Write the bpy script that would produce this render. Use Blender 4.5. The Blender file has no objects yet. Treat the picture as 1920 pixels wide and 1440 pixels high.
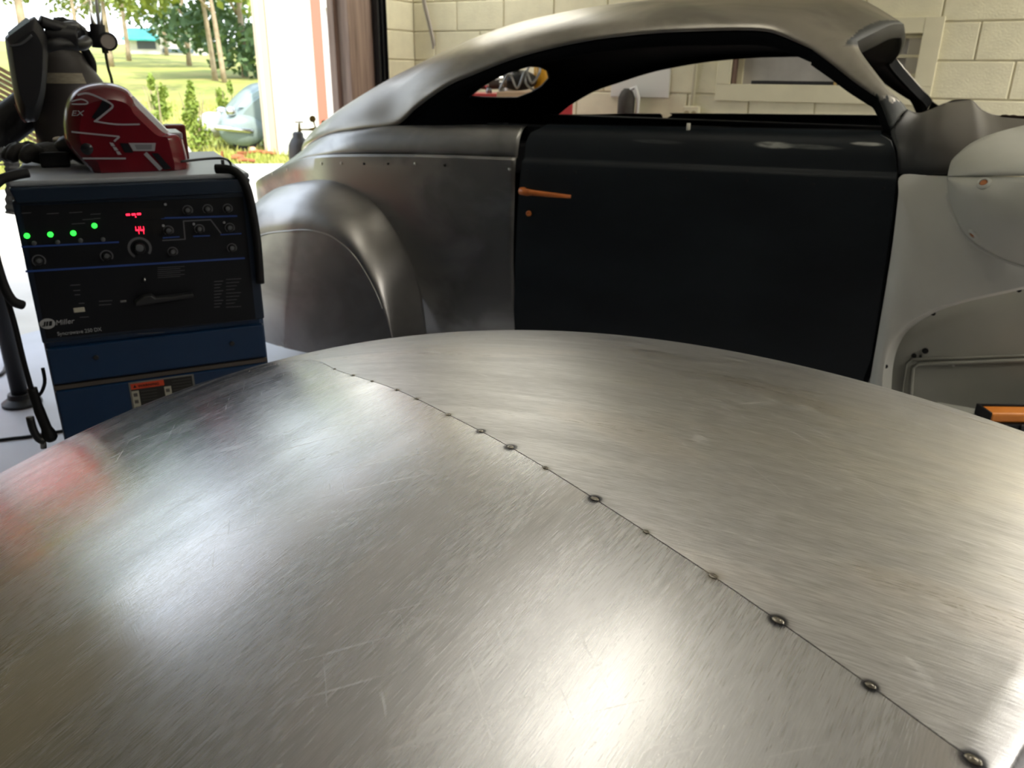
import bpy, bmesh, math, random
from math import sin, cos, tan, radians, pi, sqrt, atan2, hypot
from mathutils import Vector, Matrix
from mathutils.bvhtree import BVHTree
random.seed(7)
SC = bpy.context.scene
COL = SC.collection

# ------------------------------------------------------------------ camera
F, PITCH, YAW, ROLL, H = 1470.0, radians(21.3), radians(29.5), radians(.75), 1.30
FW = Vector((-sin(YAW)*cos(PITCH), cos(YAW)*cos(PITCH), -sin(PITCH)))
_r = Vector((cos(YAW), sin(YAW), 0)); _u = _r.cross(FW)
RT = _r*cos(ROLL)+_u*sin(ROLL); UP = _u*cos(ROLL)-_r*sin(ROLL)
CP = Vector((0, 0, H))
cd = bpy.data.cameras.new('camera'); cam = bpy.data.objects.new('camera', cd); COL.objects.link(cam)
cd.sensor_width = 36; cd.lens = F/1920*36; cd.clip_start = .02; cd.clip_end = 400
cd.dof.use_dof = True; cd.dof.focus_distance = .8; cd.dof.aperture_fstop = 11
cam.matrix_world = Matrix(((RT.x, UP.x, -FW.x, 0), (RT.y, UP.y, -FW.y, 0), (RT.z, UP.z, -FW.z, H), (0, 0, 0, 1)))
SC.camera = cam
# ------------------------------------------------------------------ light
SC.view_settings.view_transform = 'Standard'; SC.view_settings.look = 'None'
SC.view_settings.exposure = 0.0; SC.view_settings.gamma = 1.0
try: SC.view_settings.use_curve_mapping = False
except Exception: pass
W = bpy.data.worlds.new('sky'); SC.world = W; W.use_nodes = True
nt = W.node_tree; nt.nodes.clear()
wo = nt.nodes.new('ShaderNodeOutputWorld'); bg = nt.nodes.new('ShaderNodeBackground')
tc = nt.nodes.new('ShaderNodeTexCoord'); sep = nt.nodes.new('ShaderNodeSeparateXYZ'); rp = nt.nodes.new('ShaderNodeValToRGB')
nt.links.new(tc.outputs['Generated'], sep.inputs[0]); nt.links.new(sep.outputs['Z'], rp.inputs[0])
rp.color_ramp.elements[0].color = (.92, .95, 1, 1); rp.color_ramp.elements[0].position = 0
rp.color_ramp.elements[1].color = (.62, .78, 1, 1); rp.color_ramp.elements[1].position = .9
nt.links.new(rp.outputs[0], bg.inputs[0]); bg.inputs[1].default_value = 3.2
nt.links.new(bg.outputs[0], wo.inputs[0])
sd = bpy.data.lights.new('sun', 'SUN'); sd.energy = 8.0; sd.angle = radians(2); sd.color = (1, .95, .84)
sun = bpy.data.objects.new('sun', sd); COL.objects.link(sun)
sun.rotation_euler = Vector((-.45, .30, -.84)).to_track_quat('-Z', 'Y').to_euler()
# hanging strip lights: x, y, heading, down watts, up watts, where
LAMPS = [(2.1, 4.75, pi/2, 104, 20, 'above the aisle behind the coupe, toward the right wall'), (-3.2, 5.1, pi/2, 15, 8, 'in the block wall corner by the garage door'),  # corner light is added to wash the left wall
         (2.7, 1.8, 0, 46, 26, 'beyond the front end of the coupe'), (-1.0, 1.5, 0, 1.0, 12, 'over the domed panel')]

# ------------------------------------------------------------------ helpers
def lin(h):
    h = h.lstrip('#'); v = [int(h[i:i+2], 16)/255 for i in (0, 2, 4)]
    return tuple((x/12.92 if x <= .04045 else ((x+.055)/1.055)**2.4) for x in v)+(1,)
def ray(px, py): return FW+RT*((px-960)/F)-UP*((py-720)/F)
def onX(px, py, X): d = ray(px, py); return CP+d*((X-CP.x)/d.x)
def onY(px, py, Y): d = ray(px, py); return CP+d*((Y-CP.y)/d.y)
def onZ(px, py, Z): d = ray(px, py); return CP+d*((Z-CP.z)/d.z)
def onD(px, py, D):
    d = ray(px, py); return CP+d*(D/hypot(d.x, d.y))

def mat(name, col, rough=.6, metal=0., var=.0, vs=6., col2=None, bump=0., bs=40., emit=0., stretch=None, rvar=0., spec=.5, detail=4.):
    m = bpy.data.materials.new(name); m.use_nodes = True
    N = m.node_tree.nodes; L = m.node_tree.links; b = N['Principled BSDF']
    if isinstance(col, str): col = lin(col)
    b.inputs['Base Color'].default_value = col; b.inputs['Roughness'].default_value = rough
    b.inputs['Metallic'].default_value = metal
    b.inputs['Specular IOR Level'].default_value = spec
    if emit:
        b.inputs['Emission Color'].default_value = col; b.inputs['Emission Strength'].default_value = emit
    if var or bump or rvar or col2:
        t = N.new('ShaderNodeTexCoord'); mp = N.new('ShaderNodeMapping'); L.new(t.outputs['Object'], mp.inputs[0])
        if stretch: mp.inputs['Scale'].default_value = stretch
        no = N.new('ShaderNodeTexNoise'); no.inputs['Scale'].default_value = vs; no.inputs['Detail'].default_value = detail
        L.new(mp.outputs[0], no.inputs['Vector'])
        if var or col2:
            r = N.new('ShaderNodeValToRGB'); L.new(no.outputs['Fac'], r.inputs[0])
            r.color_ramp.elements[0].position = .32; r.color_ramp.elements[1].position = .68
            if col2:
                if isinstance(col2, str): col2 = lin(col2)
                r.color_ramp.elements[0].color = col; r.color_ramp.elements[1].color = col2
            else:
                r.color_ramp.elements[0].color = tuple(max(0, x*(1-var)) for x in col[:3])+(1,)
                r.color_ramp.elements[1].color = tuple(min(1, x*(1+var)) for x in col[:3])+(1,)
            L.new(r.outputs[0], b.inputs['Base Color'])
        if rvar:
            mr = N.new('ShaderNodeMapRange'); L.new(no.outputs['Fac'], mr.inputs[0])
            mr.inputs[1].default_value = .3; mr.inputs[2].default_value = .7
            mr.inputs[3].default_value = max(.03, rough-rvar); mr.inputs[4].default_value = rough+rvar
            L.new(mr.outputs[0], b.inputs['Roughness'])
        if bump:
            n2 = N.new('ShaderNodeTexNoise'); n2.inputs['Scale'].default_value = bs; n2.inputs['Detail'].default_value = 3
            L.new(mp.outputs[0], n2.inputs['Vector'])
            bu = N.new('ShaderNodeBump'); bu.inputs['Strength'].default_value = bump; bu.inputs['Distance'].default_value = .01
            L.new(n2.outputs['Fac'], bu.inputs['Height']); L.new(bu.outputs[0], b.inputs['Normal'])
    return m

def tag(o, label=None, cat=None, group=None, kind=None):
    if label: o['label'] = label
    if cat: o['category'] = cat
    if group: o['group'] = group
    if kind: o['kind'] = kind
    return o
def empty(name, loc=(0, 0, 0), rz=0., label=None, cat=None, group=None, kind=None):
    o = bpy.data.objects.new(name, None); COL.objects.link(o); o.location = loc; o.rotation_euler = (0, 0, rz); o.empty_display_size = .1
    return tag(o, label, cat, group, kind)
def link(name, me, m=None, parent=None, smooth=False):
    o = bpy.data.objects.new(name, me); COL.objects.link(o)
    if m is not None and not me.materials: me.materials.append(m)
    if parent is not None: o.parent = parent
    if smooth:
        for p in me.polygons: p.use_smooth = True
    return o
def pydata(name, v, f, m=None, parent=None, smooth=False):
    me = bpy.data.meshes.new(name); me.from_pydata([tuple(x) for x in v], [], f); me.update()
    return link(name, me, m, parent, smooth)

class MB:
    """collects shapes into one mesh"""
    def __init__(s): s.bm = bmesh.new(); s.mats = []
    def mi(s, m):
        if m is None: return 0
        if m not in s.mats: s.mats.append(m)
        return s.mats.index(m)
    def add(s, v, f, m=None):
        i = s.mi(m); bv = [s.bm.verts.new(tuple(x)) for x in v]
        for q in f:
            try:
                fc = s.bm.faces.new([bv[k] for k in q]); fc.material_index = i
            except ValueError: pass
        return s
    def box(s, lo, hi, m=None, M=None):
        x0, y0, z0 = lo; x1, y1, z1 = hi
        v = [Vector(p) for p in ((x0,y0,z0),(x1,y0,z0),(x1,y1,z0),(x0,y1,z0),(x0,y0,z1),(x1,y0,z1),(x1,y1,z1),(x0,y1,z1))]
        if M is not None: v = [M @ p for p in v]
        return s.add(v, [(0,3,2,1),(4,5,6,7),(0,1,5,4),(1,2,6,5),(2,3,7,6),(3,0,4,7)], m)
    def tube(s, pts, r, m=None, n=10, cap=True):
        pts = [Vector(p) for p in pts]; rs = r if isinstance(r, (list, tuple)) else [r]*len(pts)
        v = []; f = []; up = Vector((0, 0, 1)); prev = None
        for i, p in enumerate(pts):
            t = (pts[min(i+1, len(pts)-1)]-pts[max(i-1, 0)]).normalized()
            if prev is None:
                a = t.cross(up if abs(t.z) < .9 else Vector((1, 0, 0))).normalized()
            else:
                a = (prev-t*prev.dot(t)).normalized()
            prev = a; b = t.cross(a)
            for k in range(n):
                w = 2*pi*k/n; v.append(p+(a*cos(w)+b*sin(w))*rs[i])
        for i in range(len(pts)-1):
            for k in range(n):
                f.append((i*n+k, i*n+(k+1) % n, (i+1)*n+(k+1) % n, (i+1)*n+k))
        if cap:
            f.append(tuple(range(n))[::-1]); f.append(tuple((len(pts)-1)*n+k for k in range(n)))
        return s.add(v, f, m)
    def lathe(s, prof, m=None, n=24, M=None):
        v = []; f = []
        for r, z in prof:
            for k in range(n):
                w = 2*pi*k/n; p = Vector((r*cos(w), r*sin(w), z)); v.append(M @ p if M is not None else p)
        for i in range(len(prof)-1):
            for k in range(n):
                f.append((i*n+k, i*n+(k+1) % n, (i+1)*n+(k+1) % n, (i+1)*n+k))
        f.append(tuple(range(n))[::-1]); f.append(tuple((len(prof)-1)*n+k for k in range(n)))
        return s.add(v, f, m)
    def prism(s, poly, d0, d1, m=None, M=None):
        """2D polygon in (x,z) extruded along y from d0 to d1"""
        n = len(poly); v = [Vector((x, d0, z)) for x, z in poly]+[Vector((x, d1, z)) for x, z in poly]
        if M is not None: v = [M @ p for p in v]
        f = [tuple(range(n)), tuple(range(2*n-1, n-1, -1))]+[(i, i+n, (i+1) % n+n, (i+1) % n) for i in range(n)]
        return s.add(v, f, m)
    def grid(s, rows, m=None, close=False):
        nr = len(rows); nc = len(rows[0]); v = [p for r in rows for p in r]; f = []
        for i in range(nr-1):
            for k in range(nc-1 if not close else nc):
                k2 = (k+1) % nc
                f.append((i*nc+k, i*nc+k2, (i+1)*nc+k2, (i+1)*nc+k))
        return s.add(v, f, m)
    def blob(s, c, r, m=None, n=2, rough=.0, M=None):
        t = bmesh.new(); bmesh.ops.create_icosphere(t, subdivisions=n, radius=1)
        r = r if isinstance(r, (tuple, list)) else (r, r, r)
        vs = []
        for x in t.verts:
            k = 1+rough*(random.random()-.5)
            p = Vector((x.co.x*r[0]*k, x.co.y*r[1]*k, x.co.z*r[2]*k))
            if M is not None: p = M @ p
            vs.append(p+Vector(c))
        fs = [tuple(y.index for y in x.verts) for x in t.faces]; t.free()
        return s.add(vs, fs, m)
    def build(s, name, m=None, parent=None, smooth=False, bevel=0., seg=2, recalc=True, auto=None, solid=0., so=0., merge=0.):
        if merge: bmesh.ops.remove_doubles(s.bm, verts=s.bm.verts, dist=merge)
        if recalc: bmesh.ops.recalc_face_normals(s.bm, faces=s.bm.faces)
        if bevel:
            es = [e for e in s.bm.edges if len(e.link_faces) == 2 and e.calc_face_angle(0) > .6]
            bmesh.ops.bevel(s.bm, geom=es, offset=bevel, segments=seg, affect='EDGES', profile=.5)
        me = bpy.data.meshes.new(name); s.bm.to_mesh(me); s.bm.free()
        for x in s.mats: me.materials.append(x)
        o = link(name, me, m, parent)
        if smooth or auto:
            for p in me.polygons: p.use_smooth = True
            if auto:
                try: me.set_sharp_from_angle(angle=radians(auto))
                except Exception: pass
        if solid:
            md = o.modifiers.new('solid', 'SOLIDIFY'); md.thickness = solid; md.offset = so
        return o
def cr(pts, n):
    """Catmull-Rom resample of a polyline (uniform in control index)"""
    P = [Vector(p) for p in pts]; out = []
    for i in range(n):
        t = i/(n-1)*(len(P)-1); k = min(int(t), len(P)-2); u = t-k
        a, b, c, d = P[max(k-1, 0)], P[k], P[k+1], P[min(k+2, len(P)-1)]
        out.append(.5*((2*b)+(c-a)*u+(2*a-5*b+4*c-d)*u*u+(3*b-a-3*c+d)*u**3))
    return out
def interp(x, xs, ys):
    if xs[0] > xs[-1]: xs = xs[::-1]; ys = ys[::-1]
    if x <= xs[0]: return ys[0]
    for i in range(len(xs)-1):
        if x <= xs[i+1]:
            t = (x-xs[i])/(xs[i+1]-xs[i]); return ys[i]*(1-t)+ys[i+1]*t
    return ys[-1]
def text_mesh(name, body, size, m, parent, loc, rot=(pi/2, 0, 0), depth=.0006, shear=0., sx=1.):
    c = bpy.data.curves.new(name, 'FONT'); c.body = body; c.size = size; c.extrude = depth; c.shear = shear
    t = bpy.data.objects.new(name, c); COL.objects.link(t); bpy.context.view_layer.update()
    me = bpy.data.meshes.new_from_object(t.evaluated_get(bpy.context.evaluated_depsgraph_get()))
    bpy.data.objects.remove(t); me.materials.clear()
    o = link(name, me, m, parent); o.location = loc; o.rotation_euler = rot; o.scale = (sx, 1, 1)
    return o
def copy_tree(o, parent=None):
    c = o.copy(); COL.objects.link(c)
    if parent is not None: c.parent = parent
    for ch in list(o.children): copy_tree(ch, c)
    return c

# ------------------------------------------------------------------ node helper for the metals
class NG:
    def __init__(s, m): s.N = m.node_tree.nodes; s.L = m.node_tree.links; s.b = s.N['Principled BSDF']
    def coord(s, scale=(1, 1, 1), rot=(0, 0, 0), loc=(0, 0, 0)):
        t = s.N.new('ShaderNodeTexCoord'); mp = s.N.new('ShaderNodeMapping'); s.L.new(t.outputs['Object'], mp.inputs[0])
        mp.inputs['Rotation'].default_value = rot; m2 = s.N.new('ShaderNodeMapping'); s.L.new(mp.outputs[0], m2.inputs[0])
        m2.inputs['Scale'].default_value = scale; m2.inputs['Location'].default_value = loc
        return m2.outputs[0]
    def noise(s, vec, scale, detail=4, dist=0., rough=.5):
        n = s.N.new('ShaderNodeTexNoise'); s.L.new(vec, n.inputs['Vector']); n.inputs['Scale'].default_value = scale
        n.inputs['Detail'].default_value = detail; n.inputs['Distortion'].default_value = dist; n.inputs['Roughness'].default_value = rough
        return n.outputs['Fac']
    def rng(s, v, a, b, c, d, smooth=False):
        n = s.N.new('ShaderNodeMapRange'); s.L.new(v, n.inputs[0])
        if smooth: n.interpolation_type = 'SMOOTHSTEP'
        for i, x in enumerate((a, b, c, d)): n.inputs[i+1].default_value = x
        return n.outputs[0]
    def math(s, op, a, b=None):
        n = s.N.new('ShaderNodeMath'); n.operation = op
        for i, x in enumerate((a, b)):
            if x is None: continue
            if hasattr(x, 'is_linked'): s.L.new(x, n.inputs[i])
            else: n.inputs[i].default_value = x
        return n.outputs[0]
    def mix(s, f, a, b):
        n = s.N.new('ShaderNodeMix'); n.data_type = 'RGBA'
        for x, i in ((f, 0), (a, 6), (b, 7)):
            if hasattr(x, 'is_linked'): s.L.new(x, n.inputs[i])
            else: n.inputs[i].default_value = x
        return n.outputs[2]
    def bump(s, h, strength, dist=.002, prev=None):
        n = s.N.new('ShaderNodeBump'); s.L.new(h, n.inputs['Height']); n.inputs['Strength'].default_value = strength; n.inputs['Distance'].default_value = dist
        if prev is not None: s.L.new(prev, n.inputs['Normal'])
        return n.outputs[0]
    def spot(s, vec, c, r):
        """soft ellipse mask round c with radii r"""
        sc = s.N.new('ShaderNodeMapping'); s.L.new(vec, sc.inputs[0])
        sc.inputs['Scale'].default_value = tuple(1/x for x in r); sc.inputs['Location'].default_value = tuple(-ci/ri for ci, ri in zip(c, r))
        ln = s.N.new('ShaderNodeVectorMath'); ln.operation = 'LENGTH'; s.L.new(sc.outputs[0], ln.inputs[0])
        return s.rng(ln.outputs['Value'], 1.0, .55, 0, 1, True)

def sheet_metal(name, base, rough, ang, fine=1.0, seed=0., dark=.18, st=22):
    """bare sanded steel: directional sanding lines, cloudy patches, scuffs"""
    m = bpy.data.materials.new(name); m.use_nodes = True; g = NG(m)
    g.b.inputs['Metallic'].default_value = 1.0
    base = lin(base)
    v1 = g.coord((1.2, st, 1), (0, 0, ang), (seed, seed, 0)); v0 = g.coord((1, 1, 1), (0, 0, 0), (seed*2, 0, 0)); v2 = g.coord((9, 260, 9), (0, 0, ang))
    v3 = g.coord((8, 200, 8), (0, 0, ang+1.9)); v4 = g.coord((1.3, 3.2, 1), (0, 0, ang))
    band = g.noise(v1, 3.0, 5, .4); cloud = g.noise(v4, 2.6, 4, .6); fineL = g.noise(v2, 6.0, 4); fine2 = g.noise(v3, 5.0, 3); speck = g.noise(v0, 160, 2)
    a = g.math('ADD', g.math('MULTIPLY', band, .5), g.math('MULTIPLY', cloud, .5))
    f = g.rng(a, .36, .64, 0, 1, True)
    d = tuple(x*(1-dark) for x in base[:3])+(1,); l = tuple(min(1, x*(1+dark*.6)) for x in base[:3])+(1,)
    warm = (l[0]*1.02, l[1]*.985, l[2]*.96, 1)
    c = g.mix(f, d, l); c = g.mix(g.rng(cloud, .52, .66, 0, .7, True), c, warm)
    sc1 = g.rng(g.noise(g.coord((3, 95, 3), (0, 0, ang+.75), (seed, 1, 0)), 2.2, 3), .66, .74, 0, 1); sc2 = g.rng(g.noise(g.coord((5, 120, 5), (0, 0, ang-.9), (seed, 4, 0)), 2.0, 3), .67, .75, 0, 1)
    gate = g.rng(g.noise(g.coord((1, 1, 1), (0, 0, 0), (seed, 7, 0)), 3.5, 3), .46, .60, 0, 1, True); sm = g.rng(g.noise(g.coord((1, 2.2, 1), (0, 0, ang+.5), (seed, 2, 0)), 26, 7, .8), .60, .70, 0, 1, True)
    scr = g.math('MULTIPLY', g.math('MAXIMUM', g.math('MAXIMUM', sc1, sc2), g.math('MULTIPLY', sm, .6)), gate)
    c = g.mix(g.math('MULTIPLY', scr, .45), c, (.92, .92, .93, 1))
    k = g.rng(fineL, .35, .65, 1-.2*fine, 1+.1*fine)
    vm = g.N.new('ShaderNodeVectorMath'); vm.operation = 'SCALE'; g.L.new(c, vm.inputs[0]); g.L.new(k, vm.inputs['Scale'])
    g.L.new(vm.outputs[0], g.b.inputs['Base Color'])
    r = g.math('ADD', g.math('ADD', g.rng(a, .36, .64, rough+.06, rough-.04), g.rng(fineL, .3, .7, -.05, .05)), g.math('MULTIPLY', scr, .12))
    g.L.new(r, g.b.inputs['Roughness'])
    n1 = g.bump(fineL, .16*fine, .0012); n2 = g.bump(fine2, .05*fine, .0010, n1); n3 = g.bump(speck, .04*fine, .0006, n2)
    g.L.new(n3, g.b.inputs['Normal'])
    return m, g

# ------------------------------------------------------------------ materials
M_wall = mat('painted block', '#dcd6b8', .75, var=.05, vs=9, bump=.25, bs=90)
M_wallR = mat('painted block warm', '#d9d3b8', .75, var=.04, vs=5, bump=.25, bs=90)
M_mortar = mat('painted mortar', '#cfc8ab', .8, var=.06, vs=14)
M_frame = mat('cream painted wood', '#d6d0b2', .6, var=.05, vs=5)
M_ceil = mat('white ceiling', '#d8d6cc', .8)
M_dim = mat('dim shop wall', '#45443f', .8, var=.1, vs=2)  # unseen walls coloured dark so that little light bounces onto the welder
M_floor = mat('smooth concrete', '#b9b8bd', .45, var=.14, vs=2.2, bump=.05, bs=30, rvar=.08)
M_apron = mat('pale concrete', '#c9c2b6', .8, var=.12, vs=1.5)
M_wood = mat('weathered post wood', '#a08a7a', .8, col2='#7a675b', vs=5, stretch=(6, 6, .35), bump=.3, bs=20)
M_black = mat('black metal', '#101114', .45)
M_rubber = mat('black rubber', '#0b0b0d', .6, spec=.3)
M_dark = mat('charcoal plastic', '#17181b', .5)
M_dgrey = mat('dark grey metal', '#2b2b2d', .5, metal=.3)
M_chrome = mat('chrome', '#d8d8d8', .12, metal=1)
M_steel = mat('worn steel', '#8e8e8c', .35, metal=1)
M_brass = mat('aged brass', '#6d5b32', .4, metal=.9)
M_red = mat('red paint', '#a4141c', .3)
M_white = mat('white paint', '#dededa', .5)

# ------------------------------------------------------------------ setting: garage
YB, XL = 5.4, -3.97
o = MB().box((XL-.25, -3, -.1), (4, YB+.25, 0)).build('floor', M_floor); tag(o, kind='structure')
o = MB().box((XL-.25, -3, 3.05), (4, YB+.25, 3.2)).build('ceiling', M_ceil); tag(o, kind='structure')
wx0, wx1, wz0, wz1 = -1.466, -.395, 1.284, 1.565       # boarded window niche in the back wall
wb = MB()
wb.box((XL-.25, YB+.006, 0), (wx0, YB+.25, 3.05)).box((wx1, YB+.006, 0), (4, YB+.25, 3.05))
wb.box((wx0, YB+.006, 0), (wx1, YB+.25, wz0)).box((wx0, YB+.006, wz1), (wx1, YB+.25, 3.05))
wall_back = wb.build('wall_back', M_mortar); tag(wall_back, kind='structure')
wl = MB(); wl.box((XL-.25, 4.95, 0), (XL-.006, YB+.006, 3.05)).box((XL-.25, -3, 0), (XL-.006, 1.15, 3.05)).box((XL-.25, 1.15, 2.55), (XL-.006, 4.95, 3.05))
wall_left = wl.build('wall_left', M_mortar); tag(wall_left, kind='structure')
o = MB().box((4, -3, 0), (4.2, YB+.25, 3.05)).build('wall_right', M_dim); tag(o, kind='structure')
o = MB().box((XL-.25, -3.2, 0), (4.2, -3, 3.05)).build('wall_front', M_dim); tag(o, kind='structure')
def block(cache, w, h, d, parent, loc, rz=0.):
    k = (round(w, 3), round(h, 3))
    if k not in cache:
        b = MB().box((0, -.002, 0), (w, d, h)); ob = b.build('block', M_wall, None, bevel=.004, seg=1); cache[k] = ob.data; bpy.data.objects.remove(ob)
    ob = bpy.data.objects.new('block', cache[k]); COL.objects.link(ob); ob.parent = parent; ob.location = loc; ob.rotation_euler = (0, 0, rz); return ob
cache = {}
CW, CH, J = .4064, .2032, .0045
for c in range(2, 13):
    z0 = c*CH; x = -.317+(CW/2 if c % 2 else 0)-CW*11
    while x < 1.6:
        a, b = max(x, XL), x+CW
        if b-a > .03:
            segs = [(a, b, z0, z0+CH)]
            if z0 < wz1 and z0+CH > wz0 and b > wx0 and a < wx1:       # cut round the niche
                segs = []
                if a < wx0-.02: segs.append((a, wx0, z0, z0+CH))
                if b > wx1+.02: segs.append((wx1, b, z0, z0+CH))
                ia, ib = max(a, wx0), min(b, wx1)
                if wz0-z0 > .02: segs.append((ia, ib, z0, wz0))
                if z0+CH-wz1 > .02: segs.append((ia, ib, wz1, z0+CH))
            for (p, q, r, s) in segs:
                block(cache, q-p-2*J, s-r-2*J, .05, wall_back, (p+J, YB-random.uniform(0, .0025), r+J))
        x += CW
for c in range(2, 13):
    y0 = 4.96
    ys = [(4.96, YB)] if c % 2 else [(4.96, YB-.2*0)]
    for a, b in ys:
        block(cache, b-a-J, CH-2*J, .05, wall_left, (XL, a, c*CH+J), pi/2)
# window niche with cream boards, silver insulation behind
win = empty('window_1', (wx0, YB, wz0), kind='structure')
def wpart(name, lo, hi, m, bevel=.003):
    off = Vector((wx0, YB, wz0)); b = MB().box(Vector(lo)-off, Vector(hi)-off); return b.build(name, m, win, bevel=bevel)
wpart('frame_board', (-1.552, YB-.024, 1.182), (-.296, YB-.001, wz0), M_frame)
wpart('frame_board', (-.396, YB-.026, wz0), (-.296, YB-.001, 1.652), M_frame)
wpart('frame_board', (-1.552, YB-.024, 1.568), (-.396, YB-.001, 1.652), M_frame)
wpart('frame_board', (-1.552, YB-.026, wz0), (wx0, YB-.001, 1.568), M_frame)
M_foil = mat('silver insulation board', '#c6c2bd', .45, var=.12, vs=7, metal=.3)
M_brown = mat('brown reveal', '#6a554a', .8)
wpart('insulation_board', (wx0-.01, YB+.11, wz0-.01), (wx1+.01, YB+.13, wz1+.01), M_foil)
wpart('edge_strip', (wx0+.012, YB+.09, wz0), (wx0+.05, YB+.11, wz1), M_frame)
wpart('reveal_board', (wx0+.002, YB-.001, wz0), (wx0+.012, YB+.12, wz1), M_brown)
wpart('sash_stile', (wx1-.07, YB+.05, wz0), (wx1-.005, YB+.08, wz1), mat('grey white sash', '#b8b2a2', .6))
for zz in (1.335, 1.44, 1.545): wpart('sash_rail', (-.62, YB+.045, zz), (wx1-.005, YB+.085, zz+.018), M_frame, .002)
# things lying on the niche sill
def sill(name, lo, hi, m, label, cat, bevel=.002):
    o = MB().box((0, 0, 0), tuple(h-l for l, h in zip(lo, hi))).build(name, m, bevel=bevel); o.location = lo; return tag(o, label, cat)
sill('metal_bar', (-1.34, YB+.02, wz0), (-.66, YB+.05, wz0+.022), M_dgrey, 'long dark grey bar lying on the sill of the boarded wall niche', 'bar')
o = MB().box((-.009, -.006, 0), (.009, .006, .075)).build('wood_stick', mat('bare stick', '#b59a63', .7), bevel=.002); o.location = (-.83, YB+.008, wz0); o.rotation_euler = (0, .12, 0)
tag(o, 'short pale wooden stick standing on the wall niche sill', 'stick')
o = MB().lathe([(.026, 0), (.03, .01), (.03, .06), (.022, .075), (.022, .085), (.0, .086)]).build('small_jar', mat('cream jar', '#cfc8b4', .4), smooth=True); o.location = (-.60, YB+.012, wz0)
tag(o, 'small cream jar on the niche sill beside the windscreen pillar', 'jar')
# ---- garage door: post, track
pz = 2.55
t1 = MB().box((XL-.12, 4.64, 0), (XL-.005, 4.935, pz)).build('trim_1', M_wood, bevel=.008); tag(t1, kind='structure')
t2 = MB().box((XL-.16, 4.60, 0), (XL-.10, 4.66, pz)).build('trim_2', M_wood, bevel=.004); tag(t2, kind='structure')
tr = empty('door_track', (XL, 4.93, 0), 0, 'black steel overhead door track upright between wooden post and block wall', 'door track')
b = MB(); b.box((0, -.03, 0), (.004, .10, 2.6)); b.box((0, -.03, 0), (.05, -.026, 2.6)); b.box((0, .096, 0), (.03, .10, 2.6)); b.box((.03, .02, 0), (.05, .024, 2.6))
b.build('channel', M_dark, tr)
MB().box((.004, .045, 0), (.012, .06, 2.6)).build('seal_strip', M_steel, tr, bevel=.002)
# ---- wall fittings
o = MB().box((0, -.012, 0), (.42, 0, .34)).build('wall_panel', mat('white board', '#d6d5cd', .5), bevel=.003); o.location = (-2.29, YB-.004, 1.189)
tag(o, 'white board fixed to the block wall above the outlet', 'board')
ou = empty('wall_outlet', (-1.70, YB-.004, 1.098), 0, 'cream double outlet box at the foot of its wall conduit', 'outlet')
MB().box((-.055, -.04, -.045), (.055, 0, .045)).build('outlet_box', M_frame, ou, bevel=.006)
for dx in (-.024, .024): MB().lathe([(.017, 0), (.017, .006), (.0, .006)], n=14, M=Matrix.Translation((dx, -.04, 0)) @ Matrix.Rotation(pi/2, 4, 'X')).build('socket', mat('tan socket', '#a69a78', .5), ou)
MB().tube([(0, -.016, .04), (0, -.016, 1.2)], .012).build('conduit', M_frame, ou, smooth=True)
MB().box((-.02, -.034, .4), (.02, 0, .415)).build('strap', M_frame, ou, bevel=.002)
hc = MB(); p = [onY(790, -60, 5.36), onY(793, 0, 5.36), onY(802, 40, 5.36), onY(811, 80, 5.36), onY(812, 92, 5.36)]
hc.tube(cr(p, 16), .009); hc.tube(cr([q+Vector((.02, -.01, .02)) for q in p], 16), .007)
o = hc.build('hanging_cable', mat('grey cable', '#a7a096', .5), smooth=True); tag(o, 'grey cable end hanging down near the wall corner', 'cable')
hm = empty('hanging_motor', tuple(onY(1174, 198, 5.3)), 0, 'dark rounded canister hanging on the white wall left of the outlet', 'canister')
MB().lathe([(.0, -.10), (.05, -.095), (.058, -.06), (.058, .05), (.04, .09), (.02, .11), (.0, .11)]).build('body', mat('sooty canister', '#38342e', .7, var=.3, vs=12), hm, smooth=True)
MB().tube([(.02, 0, .10), (.06, 0, .12), (.085, 0, .05), (.08, 0, -.10)], .012).build('hose', M_white, hm, smooth=True)
# ---- ceiling lamps

for i, (x, y, hd_, wd_, wu_, where) in enumerate(LAMPS):
    f = empty('strip_light', (x, y, 2.72), hd_, 'twin tube strip light hanging '+where, 'light', 'workshop strip lights')
    MB().box((-.035, -.62, 0), (.035, .62, .05)).build('housing', M_white, f, bevel=.01)
    M_tube = mat('lit lamp tube', (1, .955, .88, 1), .5, emit=wd_*.10)
    for dx in (-.06, .06):
        MB().tube([(dx, -.58, .0), (dx, .58, .0)], .016, n=12).build('tube', M_tube, f, smooth=True)
        MB().box((min(dx, 0), -.59, -.01), (max(dx, 0), -.57, .03)).build('tube_holder', M_white, f)
    for dy in (-.5, .5): MB().tube([(0, dy, .05), (0, dy, .33)], .004, n=6).build('suspension_wire', M_steel, f)
    for up, wt_ in ((0, wd_), (1, wu_)):
        ld = bpy.data.lights.new('lamp', 'AREA'); ld.shape = 'RECTANGLE'; ld.size = .16; ld.size_y = 1.2; ld.energy = wt_; ld.color = (1, .955, .88) if i != 1 else (1, .99, .95)
        lo = bpy.data.objects.new('lamp', ld); COL.objects.link(lo); lo.location = (0, 0, .06 if up else -.025); lo.rotation_euler = (pi if up else 0, 0, 0); lo.parent = f

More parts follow.
